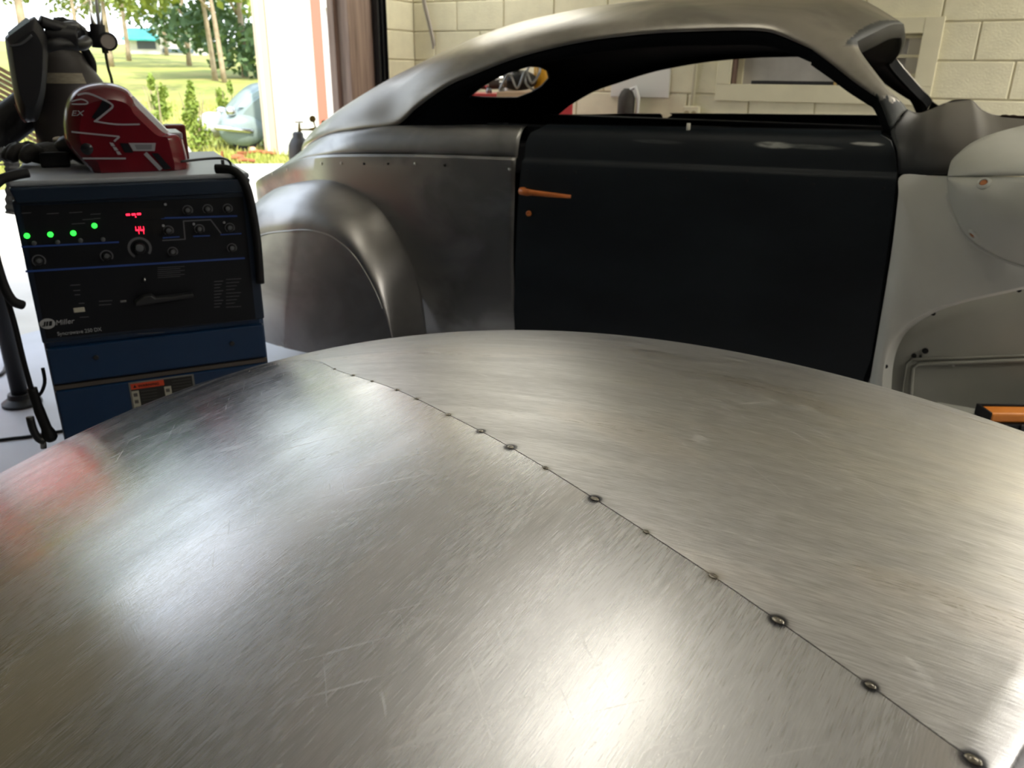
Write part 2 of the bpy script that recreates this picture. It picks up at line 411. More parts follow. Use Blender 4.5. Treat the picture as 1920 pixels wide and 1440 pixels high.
# ------------------------------------------------------------------ domed sheet metal panel in the foreground
E1 = Vector((cos(YAW), sin(YAW), 0)); E2 = Vector((-sin(YAW), cos(YAW), 0))     # panel stands square to this heading
DZ, DA, DB, KA, KB, KC = .98, .1884, .60, .2813, .1937, .1033
def dome(a, b): return DZ-KA*(a-DA)**2-KB*(b-DB)**2-KC*(a-DA)*(b-DB)
PANEL = empty('domed_panel', (0, 0, 0), YAW, 'large domed bare steel body panel with a tack welded seam in front', 'body panel')
O0 = (.250, .300); DU = (-.68, .733); DQ = (-.733, -.68)
def uq(u, q): return (O0[0]+DU[0]*u+DQ[0]*q, O0[1]+DU[1]*u+DQ[1]*q)
SEAM = [(.248, .317), (.213, .366), (.175, .420), (.143, .466), (.104, .522), (.070, .572), (-.001, .679), (-.069, .779), (-.143, .894), (-.242, 1.039), (-.388, 1.292)]
seam_u = []; seam_q = []
for a, b in SEAM:
    dx, dy = a-O0[0], b-O0[1]; seam_u.append(dx*DU[0]+dy*DU[1]); seam_q.append(dx*DQ[0]+dy*DQ[1])
seam_u = [-.05]+seam_u+[1.7]; seam_q = [seam_q[0]]+seam_q+[seam_q[-1]+.03]
from bisect import bisect
_sp = cr([Vector((u, q, 0)) for u, q in zip(seam_u, seam_q)], 120)
SU = [p.x for p in _sp]; SQ = [p.y for p in _sp]
def sq(u): return interp(u, SU, SQ)
M_left, gL = sheet_metal('bare steel swirl sanded', '#d6d7db', .25, -.95, .6, 0., .09, 5)
M_right, gR = sheet_metal('bare steel line sanded', '#d2d2d5', .34, .5, 1.2, 3., .14, 14)
def panel_sheet(side, m):
    rows = []; n = 64; k = 44; umax = 1.42
    for i in range(n+1):
        u = umax*i/n; s = sq(u)+side*.0005; row = []
        wq = .80*max(.05, 1-max(0, (u-.9)/(umax-.9))**3*.55)
        for j in range(k+1):
            t = j/k; q = s+(side*wq-s)*(t**1.15)
            a, b = uq(u, q); z = dome(a, b)
            row.append(Vector((a, b, z)))
        rows.append(row)
    # turned down lip at the near edge and the outer side
    for r in rows: r.insert(0, r[0]+Vector((0, 0, -.003)))
    lip = [p+Vector((-DU[0]*.004, -DU[1]*.004, -.022)) for p in rows[0]]
    rows = [lip, [p+Vector((-DU[0]*.003, -DU[1]*.003, -.004)) for p in rows[0]]]+rows
    o = MB().grid(rows).build('sheet', m, PANEL, auto=50)
    return o
sh1 = panel_sheet(1, M_left); sh2 = panel_sheet(-1, M_right)
sh1['label'] = 'swirl sanded half with scuffs'; sh2['label'] = 'line sanded half'
def dn(a, b): return Vector((2*KA*(a-DA)+KC*(b-DB), 2*KB*(b-DB)+KC*(a-DA), 1)).normalized()
def dpt(a, b, h=0): return Vector((a, b, dome(a, b)))+dn(a, b)*h
# dark gap strip under the seam, fixed to the sheets
rows = [[dpt(*uq(u, sq(u)-.004), -.0022), dpt(*uq(u, sq(u)+.004), -.0022)] for u in [i*.012 for i in range(118)]]
MB().grid(rows).build('seam_backing', M_rubber, PANEL)
M_bead = mat('weld bead', '#9a958c', .22, metal=1, var=.3, vs=300)
M_burn = mat('blued weld halo', '#3a3a40', .38, metal=.9, var=.35, vs=160)
def soft(m):
    N = m.node_tree.nodes; L = m.node_tree.links; at = N.new('ShaderNodeAttribute'); at.attribute_name = 'cover'; tr_ = N.new('ShaderNodeBsdfTransparent'); mx = N.new('ShaderNodeMixShader')
    L.new(at.outputs['Fac'], mx.inputs[0]); L.new(tr_.outputs[0], mx.inputs[1]); L.new(N['Principled BSDF'].outputs[0], mx.inputs[2]); L.new(mx.outputs[0], N['Material Output'].inputs[0]); return m
M_tint = soft(mat('straw heat tint', '#8a7f66', .36, metal=1, var=.1, vs=60)); soft(M_burn)
TACK = [(1825, 1425, 23, 1), (1632, 1286, 15, .7), (1459, 1163, 17, 1), (1337, 1081, 15, .35), (1214, 996, 10, .25), (1115, 935, 13, .8), (1024, 877, 9, .2), (958, 838, 12, .9), (903, 808, 9, .6), (842, 777, 9, .2), (780, 748, 7, .4), (744, 731, 8, .1), (700, 714, 6, .1), (661, 704, 8, .1), (624, 693, 5, .1)]
def panel_hit(px, py):
    d = ray(px, py); d = Vector((d.dot(E1), d.dot(E2), d.z)); lo = .1
    f = lambda t: (H+d.z*t)-dome(d.x*t, d.y*t)
    t = .05
    while t < 3 and f(t) > 0: t += .004
    a, b = t-.004, t
    for _ in range(30):
        c = (a+b)/2
        if f(c) > 0: a = c
        else: b = c
    return d.x*b, d.y*b, b
for px, py, r, burn in TACK:
    a, b, dep = panel_hit(px, py)
    u = (a-O0[0])*DU[0]+(b-O0[1])*DU[1]; a, b = uq(u, sq(u))
    n = dn(a, b); R = r*1.25*dep/F
    t = (Vector((DU[0], DU[1], 0))-n*Vector((DU[0], DU[1], 0)).dot(n)).normalized(); s = n.cross(t)
    Mx = Matrix(((t.x, s.x, n.x, a), (t.y, s.y, n.y, b), (t.z, s.z, n.z, dome(a, b)), (0, 0, 0, 1)))
    bead = MB(); bead.lathe([(R*.50, -.0008), (R*.46, .0003), (R*.36, .0009), (R*.27, .0006), (R*.2, .0008), (R*.10, .0013), (.0, .0014)], M_bead, 20, M=Mx @ Matrix.Diagonal((1.25, .8, 1, 1)))
    tk = bead.build('weld_tack', None, PANEL, smooth=True)
    rs = [0, .45, .62, .8, 1.0, 1.25, 1.6, 2.0]; al = ([.9, .9, .85, .8, .55, .16, .06, 0] if burn > .5 else [.6, .6, .5, .35, .2, .12, .05, 0])
    v = []; f = []
    for rr in rs:
        for k in range(24):
            w = 2*pi*k/24; q = Mx @ Vector((R*.82*rr*cos(w), R*.74*rr*sin(w), 0)); q.z = dome(q.x, q.y); v.append(q+dn(q.x, q.y)*.0003)
    for i in range(len(rs)-1):
        for k in range(24): f.append((i*24+k, i*24+(k+1) % 24, (i+1)*24+(k+1) % 24, (i+1)*24+k))
    ho = pydata('heat_halo', v, f, M_burn if burn > .5 else M_tint, tk, True)
    at = ho.data.attributes.new('cover', 'FLOAT', 'POINT')
    for i in range(len(rs)):
        for k in range(24): at.data[i*24+k].value = al[i]*(1 if burn > .5 else .5+burn)

# low trestle carrying the panel
ST = MB()
def tr_leg(u, q, u2, q2):
    a, b = uq(u, q); a2, b2 = uq(u2, q2)
    return [Vector((a, b, dome(a, b)-.05)), Vector((a2, b2, .0))]
TRS = empty('panel_trestle', (0, 0, 0), YAW, 'dark steel trestle hidden beneath the domed bare steel panel', 'trestle')
for u, q in ((.25, .3), (.25, -.3), (1.0, .3), (1.0, -.3)):
    MB().tube(tr_leg(u, q, u, q*1.2), .018).build('leg', M_dgrey, TRS)
for u in (.25, 1.0):
    a, b = uq(u, .3); c, d = uq(u, -.3); z = min(dome(a, b), dome(c, d))-.055
    MB().tube([(a, b, dome(a, b)-.05), (c, d, dome(c, d)-.05)], .018).build('rail', M_dgrey, TRS)

# ------------------------------------------------------------------ the chopped coupe
YC = 3.2
def mir(p): return Vector((p.x, 2*YC-p.y, p.z))
CAR = empty('coupe', (-1.3, YC, 0), 0, 'chopped vintage coupe body in bare metal, black and grey primer beside block wall', 'car')
def cpart(name, mb, m=None, parent=None, **k):
    o = mb.build(name, m, None, **k); o.parent = parent or CAR
    o.matrix_parent_inverse = CAR.matrix_basis.inverted() if parent is None else Matrix()
    if parent is None:
        # bake so that the child sits in car coordinates
        o.matrix_parent_inverse = Matrix(); o.data.transform(Matrix.Translation((1.3, -YC, 0)))
    elif parent is not None:
        o.data.transform(Matrix.Translation((1.3, -YC, 0)))
    return o
def steel_body(name, base, rough, primer=None, dark=.3):
    m = bpy.data.materials.new(name); m.use_nodes = True; g = NG(m)
    b = lin(base); v = g.coord((1, 1, 1.6)); n1 = g.noise(v, 2.4, 5, .5); n2 = g.noise(g.coord((2, 2, 90)), 3, 3)
    f = g.rng(n1, .38, .62, 0, 1, True); c = g.mix(f, tuple(x*(1-dark) for x in b[:3])+(1,), tuple(min(1, x*(1+dark*.5)) for x in b[:3])+(1,))
    g.b.inputs['Metallic'].default_value = .95
    r = g.rng(n1, .35, .65, rough+.08, rough-.05); 
    if primer:
        s = g.N.new('ShaderNodeSeparateXYZ'); vv = g.coord(); g.L.new(vv, s.inputs[0])
        jag = g.noise(g.coord((30, 30, 3)), 3, 2)
        h = g.math('ADD', s.outputs['Z'], g.math('MULTIPLY', jag, .10))
        mk = g.math('MULTIPLY', g.rng(h, 1.313, 1.307, 0, 1), g.rng(s.outputs['X'], .94, .95, 0, 1))
        ay = g.math('ABSOLUTE', s.outputs['Y']); hx_ = g.math('ADD', g.math('ADD', s.outputs['X'], g.math('MULTIPLY', ay, .12)), g.math('MULTIPLY', jag, .02))
        mk2 = g.math('MULTIPLY', g.rng(hx_, .990, .995, 0, 1), g.rng(s.outputs['Z'], 1.395, 1.405, 0, 1)); mk = g.math('MAXIMUM', mk, mk2)
        c = g.mix(mk, c, lin('#2c302f')); r = g.math('ADD', g.math('MULTIPLY', r, g.math('SUBTRACT', 1.0, mk)), g.math('MULTIPLY', mk, .62))
        g.L.new(g.math('SUBTRACT', .95, g.math('MULTIPLY', mk, .95)), g.b.inputs['Metallic'])
    g.L.new(c, g.b.inputs['Base Color']); g.L.new(r, g.b.inputs['Roughness'])
    g.L.new(g.bump(n2, .05, .001), g.b.inputs['Normal'])
    return m
M_roof = steel_body('bare roof steel', '#a09c94', .34, True)
M_body = steel_body('bare body steel', '#9a9996', .36, None, .38)
M_skirt = steel_body('bare fender steel', '#9c9a98', .38, None, .25)
M_int = mat('black interior', '#06070a', .7, spec=.2)
M_jamb = mat('black jamb paint', '#090b0d', .75, spec=.12)
M_door = bpy.data.materials.new('black door primer'); M_door.use_nodes = True
g = NG(M_door); v = g.coord()
n = g.noise(g.coord((1, 1, 2)), 3, 4); c = g.mix(g.rng(n, .35, .65, 0, 1), lin('#0f1418'), lin('#171d21'))
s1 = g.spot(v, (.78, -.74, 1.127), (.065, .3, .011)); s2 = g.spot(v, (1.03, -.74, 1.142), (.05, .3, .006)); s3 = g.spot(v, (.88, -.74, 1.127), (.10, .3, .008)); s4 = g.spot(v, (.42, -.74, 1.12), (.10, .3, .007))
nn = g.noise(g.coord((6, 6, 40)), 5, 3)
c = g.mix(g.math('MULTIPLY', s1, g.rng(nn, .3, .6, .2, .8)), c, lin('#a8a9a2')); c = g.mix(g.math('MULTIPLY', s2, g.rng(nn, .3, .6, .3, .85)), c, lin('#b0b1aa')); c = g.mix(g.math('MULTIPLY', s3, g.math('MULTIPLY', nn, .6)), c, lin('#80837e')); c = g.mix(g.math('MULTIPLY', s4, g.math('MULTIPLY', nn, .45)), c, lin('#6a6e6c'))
g.L.new(c, g.b.inputs['Base Color']); g.b.inputs['Roughness'].default_value = .5; g.b.inputs['Specular IOR Level'].default_value = .25
M_prim = bpy.data.materials.new('cowl primer'); M_prim.use_nodes = True
g = NG(M_prim); s = g.N.new('ShaderNodeSeparateXYZ'); g.L.new(g.coord(), s.inputs[0]); n = g.noise(g.coord(), 5, 4)
k = g.rng(g.math('ADD', g.math('ADD', s.outputs['X'], g.math('MULTIPLY', s.outputs['Z'], 1.1)), g.math('MULTIPLY', n, .12)), 2.42, 2.64, 0, 1, True)
g.L.new(g.mix(k, lin('#0e1214'), lin('#3b362f')), g.b.inputs['Base Color']); g.b.inputs['Roughness'].default_value = .6
M_gprim = mat('light grey primer', '#c4c4bc', .55, var=.06, vs=5)
M_gprim2 = mat('pale grey primer', '#b6b7ae', .5, var=.05, vs=6)
M_gprim3 = mat('inner fender primer', '#a6a69b', .6, var=.08, vs=5)

# --- roof, pillars, fastback
def V3(x, y, z): return Vector((x, y, z))
NLOW = [V3(-3.01, 3.11, .885), V3(-2.77, 2.86, .945), V3(-2.54, 2.67, 1.02), V3(-2.33, 2.58, 1.078), V3(-2.13, 2.54, 1.105),
        V3(-1.96, 2.53, 1.124), V3(-1.849, 2.53, 1.197), V3(-1.717, 2.53, 1.27), V3(-1.593, 2.53, 1.314), V3(-1.406, 2.53, 1.371),
        V3(-1.177, 2.53, 1.414), V3(-.968, 2.53, 1.434), V3(-.816, 2.53, 1.439), V3(-.698, 2.53, 1.44), V3(-.609, 2.53, 1.437), V3(-.55, 2.53, 1.422), V3(-.465, 2.53, 1.388)]
KTOP = [V3(-3.04, 3.2, .885), V3(-2.99, 3.2, .99), V3(-2.86, 3.2, 1.08), V3(-2.67, 3.2, 1.19), V3(-2.45, 3.2, 1.30),
        V3(-2.24, 3.2, 1.385), V3(-2.06, 3.2, 1.445), V3(-1.86, 3.2, 1.50), V3(-1.67, 3.2, 1.54), V3(-1.42, 3.2, 1.572),
        V3(-1.15, 3.2, 1.59), V3(-.92, 3.2, 1.594), V3(-.75, 3.2, 1.592), V3(-.60, 3.2, 1.585), V3(-.50, 3.2, 1.574), V3(-.43, 3.2, 1.56), V3(-.30, 3.2, 1.487)]
NS, NV, JW = 97, 16, 5
nl = cr(NLOW, NS); kt = cr(KTOP, NS)
W0 = V3(-.365, 2.66, 1.412)
def section(i):
    a, b = nl[i], kt[i]; row = []
    for j in range(NV+1):
        th = pi/2*j/NV; f = 1-cos(th); s_ = .72*sin(th)+.28*f
        row.append(V3(a.x+(b.x-a.x)*f**.7, a.y+(b.y-a.y)*f, a.z+(b.z-a.z)*s_))
    return row
secs = [section(i) for i in range(NS)]
last = [nl[-1].lerp(W0, j/JW)+V3(0, 0, .012*sin(pi*j/JW)) for j in range(JW+1)]+cr([W0, V3(-.335, 2.78, 1.442), V3(-.313, 2.98, 1.474), kt[-1]], NV-JW+1)[1:]
for q in range(6):          # blend the last few stations into the header edge
    i = NS-1-q; w = (1-q/6)**2
    secs[i] = [a.lerp(b+(nl[i]-nl[-1]).lerp(kt[i]-kt[-1], j/NV), w) for j, (a, b) in enumerate(zip(secs[i], last))]
full = [r+[mir(p) for p in r[::-1][1:]] for r in secs]
PN = cr([nl[-1], V3(-.401, 2.53, 1.346), V3(-.341, 2.53, 1.304), V3(-.289, 2.53, 1.272), V3(-.264, 2.53, 1.253), V3(-.221, 2.52, 1.178)], 26)
PW = cr([W0, V3(-.349, 2.63, 1.384), V3(-.297, 2.60, 1.329), V3(-.241, 2.58, 1.274), V3(-.212, 2.585, 1.25), V3(-.197, 2.60, 1.232)], 26)
pil = [[a.lerp(b, j/JW)+V3(0, -.010*sin(pi*j/JW), .006*sin(pi*j/JW)) for j in range(JW+1)] for a, b in zip(PN, PW)]
pil[0] = last[:JW+1]
def lining(p, k=.94):
    c = V3(p.x, YC, .82); q = c+(p-c)*k
    return q
def lin_rows(rows, dx=0.): return [[lining(p)+V3(dx, 0, 0) for p in r] for r in rows]
rb = MB(); rb.grid(full); rb.grid(pil); rb.grid([[mir(p) for p in r] for r in pil])
roof = rb.build('roof_shell', None, None, smooth=True, merge=.0005)
lb = MB(); lf = lin_rows(full); lp = lin_rows(pil, -.012); lp[0] = lf[-1][:JW+1]; lb.grid(lf); lb.grid(lp); lb.grid([[mir(p) for p in r] for r in lp])
liner = lb.build('roof_liner', None, None, smooth=True, merge=.0005)
for ob, th, m in ((roof, .003, M_roof), (liner, .006, M_int)):
    md = ob.modifiers.new('s', 'SOLIDIFY'); md.thickness = th; md.offset = 0; ob.data.materials.append(m)
# rear window hole through the far half of the fastback: find it on the shell, then cut
HOLE = [(880, 181), (905, 160), (935, 143), (965, 130), (990, 123), (1012, 124), (1026, 131), (1030, 146), (1016, 162), (996, 174), (970, 184), (940, 184), (905, 183)]
bpy.context.view_layer.update(); dg = bpy.context.evaluated_depsgraph_get()
bv = BVHTree.FromPolygons([v.co.copy() for v in liner.data.vertices], [tuple(p.vertices) for p in liner.data.polygons])
hp = []
for px, py in HOLE:
    d = ray(px, py).normalized(); o_ = CP.copy(); res = None
    for _ in range(6):
        h_ = bv.ray_cast(o_, d)
        if h_[0] is None: break
        if h_[0].y > 2.75: res = h_
        o_ = h_[0]+d*.002
    hp.append((res[0], d) if res else None)
print('HOLE', [None if h is None else tuple(round(x, 2) for x in h[0]) for h in hp])
if all(hp):
    ct = MB(); n_ = len(hp); v_ = [p-d*.10 for p, d in hp]+[p+d*.22 for p, d in hp]
    ct.add(v_, [tuple(range(n_)), tuple(range(2*n_-1, n_-1, -1))]+[(i, i+n_, (i+1) % n_+n_, (i+1) % n_) for i in range(n_)])
    cut = ct.build('cutter')
    for ob in (roof, liner):
        md = ob.modifiers.new('b', 'BOOLEAN'); md.object = cut; md.operation = 'DIFFERENCE'; md.solver = 'EXACT'
        bpy.context.view_layer.update()
        me = bpy.data.meshes.new_from_object(ob.evaluated_get(bpy.context.evaluated_depsgraph_get()))
        ob.modifiers.clear(); ob.data = me
    bpy.data.objects.remove(cut)
    gm = MB(); gm.tube([p for p, d in hp]+[hp[0][0]], .006); gk = gm.build('rear_window_seal', M_dgrey, None, smooth=True)
    gk.data.transform(Matrix.Translation((1.3, -YC, 0))); gk.parent = CAR
for ob in (roof, liner):
    ob.data.transform(Matrix.Translation((1.3, -YC, 0))); ob.parent = CAR
# black jamb round the side openings and the windscreen (outer edge to liner edge)
edge_o = nl[40*0+int((5/16)*(NS-1)):]+PN[1:]
edge_i = [lining(p) for p in nl[int((5/16)*(NS-1)):]]+[p for p in [r[0] for r in lp][1:]]
for far in (0, 1):
    r0 = [p+V3(0, .004, -.004) for p in edge_o]; r1 = edge_i; rm = [a.lerp(b, .6)+V3(0, -.012, 0) for a, b in zip(r0, r1)]
    if far: r0, rm, r1 = ([mir(p) for p in r] for r in (r0, rm, r1))
    cpart('window_jamb', MB().grid([r0, rm, r1]), M_jamb, smooth=True)
wso = last[JW:]+[mir(p) for p in last[JW:][::-1][1:]]; wsi = lf[-1][JW:len(lf[-1])-JW]
cpart('header_lip', MB().grid([wso, [a.lerp(b, .4)+V3(.008, 0, -.008) for a, b in zip(wso, wsi)], wsi]), mat('primed header', '#24231f', .7, spec=.2), smooth=True)
for far in (0, 1):
    a = [r[JW] for r in pil]; b = [r[JW] for r in lp]
    if far: a = [mir(p) for p in a]; b = [mir(p) for p in b]
    cpart('pillar_return', MB().grid([a, b]), M_jamb, smooth=True)
# --- side profile of the lower body (w = height with the nose-up rake taken out)
RK = .021
SYX = [.28, .3, .5, .7, .9, 1.02, 1.034, 1.046, 1.06, 1.10, 1.128, 1.142, 1.152]
SYY = [2.51, 2.50, 2.445, 2.425, 2.425, 2.428, 2.431, 2.446, 2.449, 2.458, 2.470, 2.488, 2.53]
def SY(w): return interp(w, SYX, SYY)
def wof(x, z): return z-RK*(x+1.37)
def onside(px, py):
    Y = 2.44
    for _ in range(3):
        p = onY(px, py, Y); Y = SY(wof(p.x, p.z))
    return onY(px, py, Y)
WROW = [1.152, 1.149, 1.142, 1.135, 1.128, 1.115, 1.10, 1.08, 1.06, 1.050, 1.046, 1.040, 1.034, 1.026, 1.0, .95, .9, .8, .7, .6, .5, .4, .3]
Lp = [onside(*q) for q in [(1012, 240), (992, 249), (984, 268), (980, 298), (970, 370), (966, 450), (964, 540), (964, 640)]]
Rp = [onside(*q) for q in [(1652, 252), (1672, 263), (1681, 285), (1685, 325), (1677, 400), (1664, 490), (1650, 590), (1630, 705)]]
lw, lx = [wof(p.x, p.z) for p in Lp], [p.x for p in Lp]; rw, rx = [wof(p.x, p.z) for p in Rp], [p.x for p in Rp]
lx += [lx[-1]-.002]; lw += [.3]; rx += [rx[-1]-.05]; rw += [.3]
def door_rows(inset=0., dy=0.):
    rows = []
    for w in WROW:
        a = interp(w, lw, lx)+inset; b = interp(w, rw, rx)-inset; n_ = 30; rows.append([V3(a+(b-a)*i/n_, SY(w)+dy, w+RK*(a+(b-a)*i/n_+1.37)) for i in range(n_+1)])
    return rows
dr = door_rows(.004); bk = [[p+V3(0, .05, 0) for p in r] for r in dr]
db = MB(); db.grid(dr)
ring = [r[0] for r in dr]; ring_b = [p+V3(.0, .05, 0) for p in ring]; db.grid([ring, ring_b])
ring = [r[-1] for r in dr]; ring_b = [p+V3(.0, .05, 0) for p in ring]; db.grid([ring, ring_b])
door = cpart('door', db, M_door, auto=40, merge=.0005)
rows = door_rows(-.012, .045); cpart('door_opening', MB().grid(rows), M_int)      # black gap behind the door edges
gb = MB(); gb.box((-1.55, 2.52, 1.10), (-.23, 2.56, 1.150)); cpart('sill_trim', gb, M_jamb, bevel=.006)
gb = MB(); gb.box((-.82, 2.575, 1.145), (-.30, 2.59, 1.166)); cpart('garnish_strip', gb, M_dgrey, bevel=.004)
gb = MB(); q = onY(1291, 236, 2.50); gb.tube([q+V3(0, 0, -.02), q+V3(0, 0, .008)], .006); cpart('lock_knob', gb, mat('ivory knob', '#d8d4c4', .4), smooth=True)
q0, q1 = onside(983, 357), onside(1076, 367)
hb = MB(); hb.tube([q0+V3(0, .02, 0), q0+V3(.0, -.02, .002), q0+V3(.008, -.034, .001), q0+V3(.03, -.038, .0), q0+V3(.05, -.034, 0), q0.lerp(q1, .6)+V3(0, -.032, 0), q1+V3(0, -.026, 0)], [.009, .011, .0125, .0125, .0095, .0085, .006], n=12)
M_orange = mat('orange door handle', '#c06a2a', .4, var=.15, vs=40)
hd = cpart('door_handle', hb, M_orange, door, smooth=True); hd['label'] = 'orange curved door handle'
q = onside(992, 400); kb = MB(); kb.lathe([(.0095, -.004), (.0095, .006), (.004, .007), (.003, .004), (0, .004)], n=16, M=Matrix.Translation(q) @ Matrix.Rotation(pi/2, 4, 'X')); cpart('key_lock', kb, M_orange, door, smooth=True)['label'] = 'orange lock button'
M_hole = mat('dark hole', '#040506', .8)
M_bright = mat('bright rivet', '#c9c8c2', .3, metal=.8)
def disc(p, r, m, parent=None, name='trim_hole', out=.0015, nrm=(0, -1, 0)):
    n_ = Vector(nrm).normalized(); M_ = Matrix.Translation(p+n_*out) @ n_.to_track_quat('Z', 'Y').to_matrix().to_4x4()
    b = MB(); b.lathe([(r, -.002), (r, .0), (r*.7, .0006), (0, .0006)], n=12, M=M_); return cpart(name, b, m, parent)
for px, py in [(989, 320), (1079, 324), (1178, 328), (1285, 334), (1400, 339), (1525, 346), (1657, 353)]: disc(onside(px, py), .0042, M_hole, door)
# --- far door, inner panels, floor, dash
rows = [[mir(p) for p in r] for r in door_rows(-.02)]; cpart('far_side_panel', MB().grid(rows), M_door, smooth=True)
fb = MB(); fb.box((-2.2, 3.80, .3), (-.2, 3.86, 1.130)); cpart('far_inner_panel', fb, M_int, bevel=.01)
fb = MB(); fb.box((-2.4, 2.60, .30), (.3, 3.9, .34)); fb.box((-2.42, 2.72, .3), (-2.38, 3.68, .95)); cpart('floor_pan', fb, M_int)
fb = MB(); fb.box((-2.36, 2.66, .85), (-2.0, 3.74, 1.0)); cpart('parcel_shelf', fb, M_int, bevel=.02)
fb = MB(); fb.prism([(-.33, 1.02), (-.22, 1.14), (-.10, 1.17), (-.02, 1.14), (-.02, .5), (-.12, .5)], 2.64, 3.80); cpart('dashboard', fb, M_int, bevel=.01)
# --- quarter panel: bead rail, belt strip, lower skin
BE = [V3(-1.379, 2.446, 1.043), V3(-1.60, 2.446, 1.038), V3(-1.854, 2.446, 1.029), V3(-2.118, 2.45, 1.015), V3(-2.294, 2.46, 1.0), V3(-2.451, 2.50, .972), V3(-2.682, 2.60, .912), V3(-2.986, 2.75, .821), V3(-3.16, 3.0, .76), V3(-3.19, 3.2, .75)]
BT = [V3(-1.379, 2.53, 1.148), V3(-1.55, 2.53, 1.143), V3(-1.75, 2.53, 1.133), V3(-1.96, 2.53, 1.124), V3(-2.13, 2.54, 1.105), V3(-2.33, 2.58, 1.078), V3(-2.54, 2.67, 1.02), V3(-2.77, 2.86, .945), V3(-3.01, 3.11, .885), V3(-3.04, 3.2, .885)]
be = cr(BE, 60); bt = cr(BT, 60)
def strip(far):
    rows = []
    for j in range(9):
        t = j/8; row = []
        for a, b in zip(be, bt):
            k = max(0, min(1, (a.x+2.55)/.4)); fy = k*(1-cos(t*pi/2))+(1-k)*t; fz = k*sin(t*pi/2)+(1-k)*t
            row.append(V3(a.x+(b.x-a.x)*t, a.y+(b.y-a.y)*fy+.012*(1-t), a.z+(b.z-a.z)*fz))
        rows.append(row)
    return [[mir(p) for p in r] for r in rows] if far else rows
def lower(far):
    rows = [[p+V3(0, .012, .002) for p in be], [p+V3(0, .002, 0) for p in be], [p+V3(0, -.004, -.008) for p in be]]
    for k in range(1, 15):
        t = k/14; row = []
        for p in be:
            z = p.z-.008+(.29-p.z)*t; w = p.z-.01-(p.z-.29)*t
            dy = p.y-2.446; row.append(V3(p.x+(.02 if p.x < -2.5 else 0)*t, 2.442+dy+(SY(1.034-(1.034-.29)*t)-2.431)*min(1, t*3), z))
        rows.append(row)
    return [[mir(p) for p in r] for r in rows] if far else rows
for far in (0, 1):
    cpart('belt_panel', MB().grid(strip(far)), M_body, smooth=True, solid=.002)
    cpart('quarter_panel', MB().grid(lower(far)), M_body, auto=35, solid=.002)
def onquarter(px, py):
    """point on the lower skin near the bead"""
    Y = 2.44
    for _ in range(6):
        p = onY(px, py, Y); xs = [q.x for q in BE][::-1]; ys = [q.y for q in BE][::-1]; Y = interp(p.x, xs, ys)-.006
    return onY(px, py, Y)
for px, py, br in [(956, 317, 1), (834, 310, 0), (779, 307, 1), (728, 307, 0), (683, 307, 0), (640, 306, 1), (603, 307, 1), (539, 318, 1), (511, 326, 1), (487, 338, 1)]:
    p = onquarter(px, py); xs = [q.x for q in BE][::-1]; ys = [q.y for q in BE][::-1]
    sl = (interp(p.x+.05, xs, ys)-interp(p.x-.05, xs, ys))/.1
    disc(p, .0055 if br else .0045, M_bright if br else M_hole, None, 'trim_rivet' if br else 'trim_hole', .003, (sl, -1, 0))
# --- rear fender and skirt
AR = [(-1.787, .25), (-1.789, .342), (-1.81, .504), (-1.855, .647), (-1.94, .774), (-2.041, .854), (-2.173, .90), (-2.285, .906), (-2.403, .89), (-2.526, .864), (-2.66, .82), (-2.86, .70), (-3.0, .52), (-3.05, .26)]
SK = [(-1.782, .25), (-1.80, .37), (-1.829, .46), (-1.879, .567), (-1.961, .673), (-2.061, .733), (-2.153, .748), (-2.225, .745), (-2.294, .734), (-2.444, .704), (-2.60, .64), (-2.76, .53), (-2.85, .40), (-2.87, .25)]
ar = cr([V3(x, 2.44+max(0, (-2.3-x))*.22, z) for x, z in AR], 70); sk = cr([V3(x, 2.25+max(0, (-2.3-x))*.10, z) for x, z in SK], 70)
def fgrid(far):
    rows = [[p+V3(0, .015, 0) for p in ar]]
    for j in range(13):
        t = j/12; rows.append([V3(a.x+(b.x-a.x)*t, a.y+(b.y-a.y)*(1-(1-t)**2.0), a.z+(b.z-a.z)*t**1.15) for a, b in zip(ar, sk)])
    rows.append([p+V3(0, .012, 0) for p in rows[-1]])
    return [[mir(p) for p in r] for r in rows] if far else rows
for far in (0, 1): cpart('rear_fender', MB().grid(fgrid(far)), M_skirt, auto=45, solid=.002)
ctr = V3(-2.33, 2.20, .25)
rows = []
for j in range(12):
    t = j/11; rows.append([V3(ctr.x+(p.x-ctr.x)*(.992-.992*t), p.y+(2.255-p.y)*t+.004-(.05*sin(t*pi/2)), ctr.z+(p.z-ctr.z)*(.992-.992*t)) for p in sk])
rows = [[p+V3(0, .02, 0) for p in rows[0]]]+rows
cpart('fender_skirt', MB().grid(rows), M_skirt, auto=45, solid=.002)
rb = MB(); rb.tube([p+V3(0, -.0015, -.004) for p in sk[12:]], .0022, n=6); cpart('skirt_bead', rb, M_bright, smooth=True)
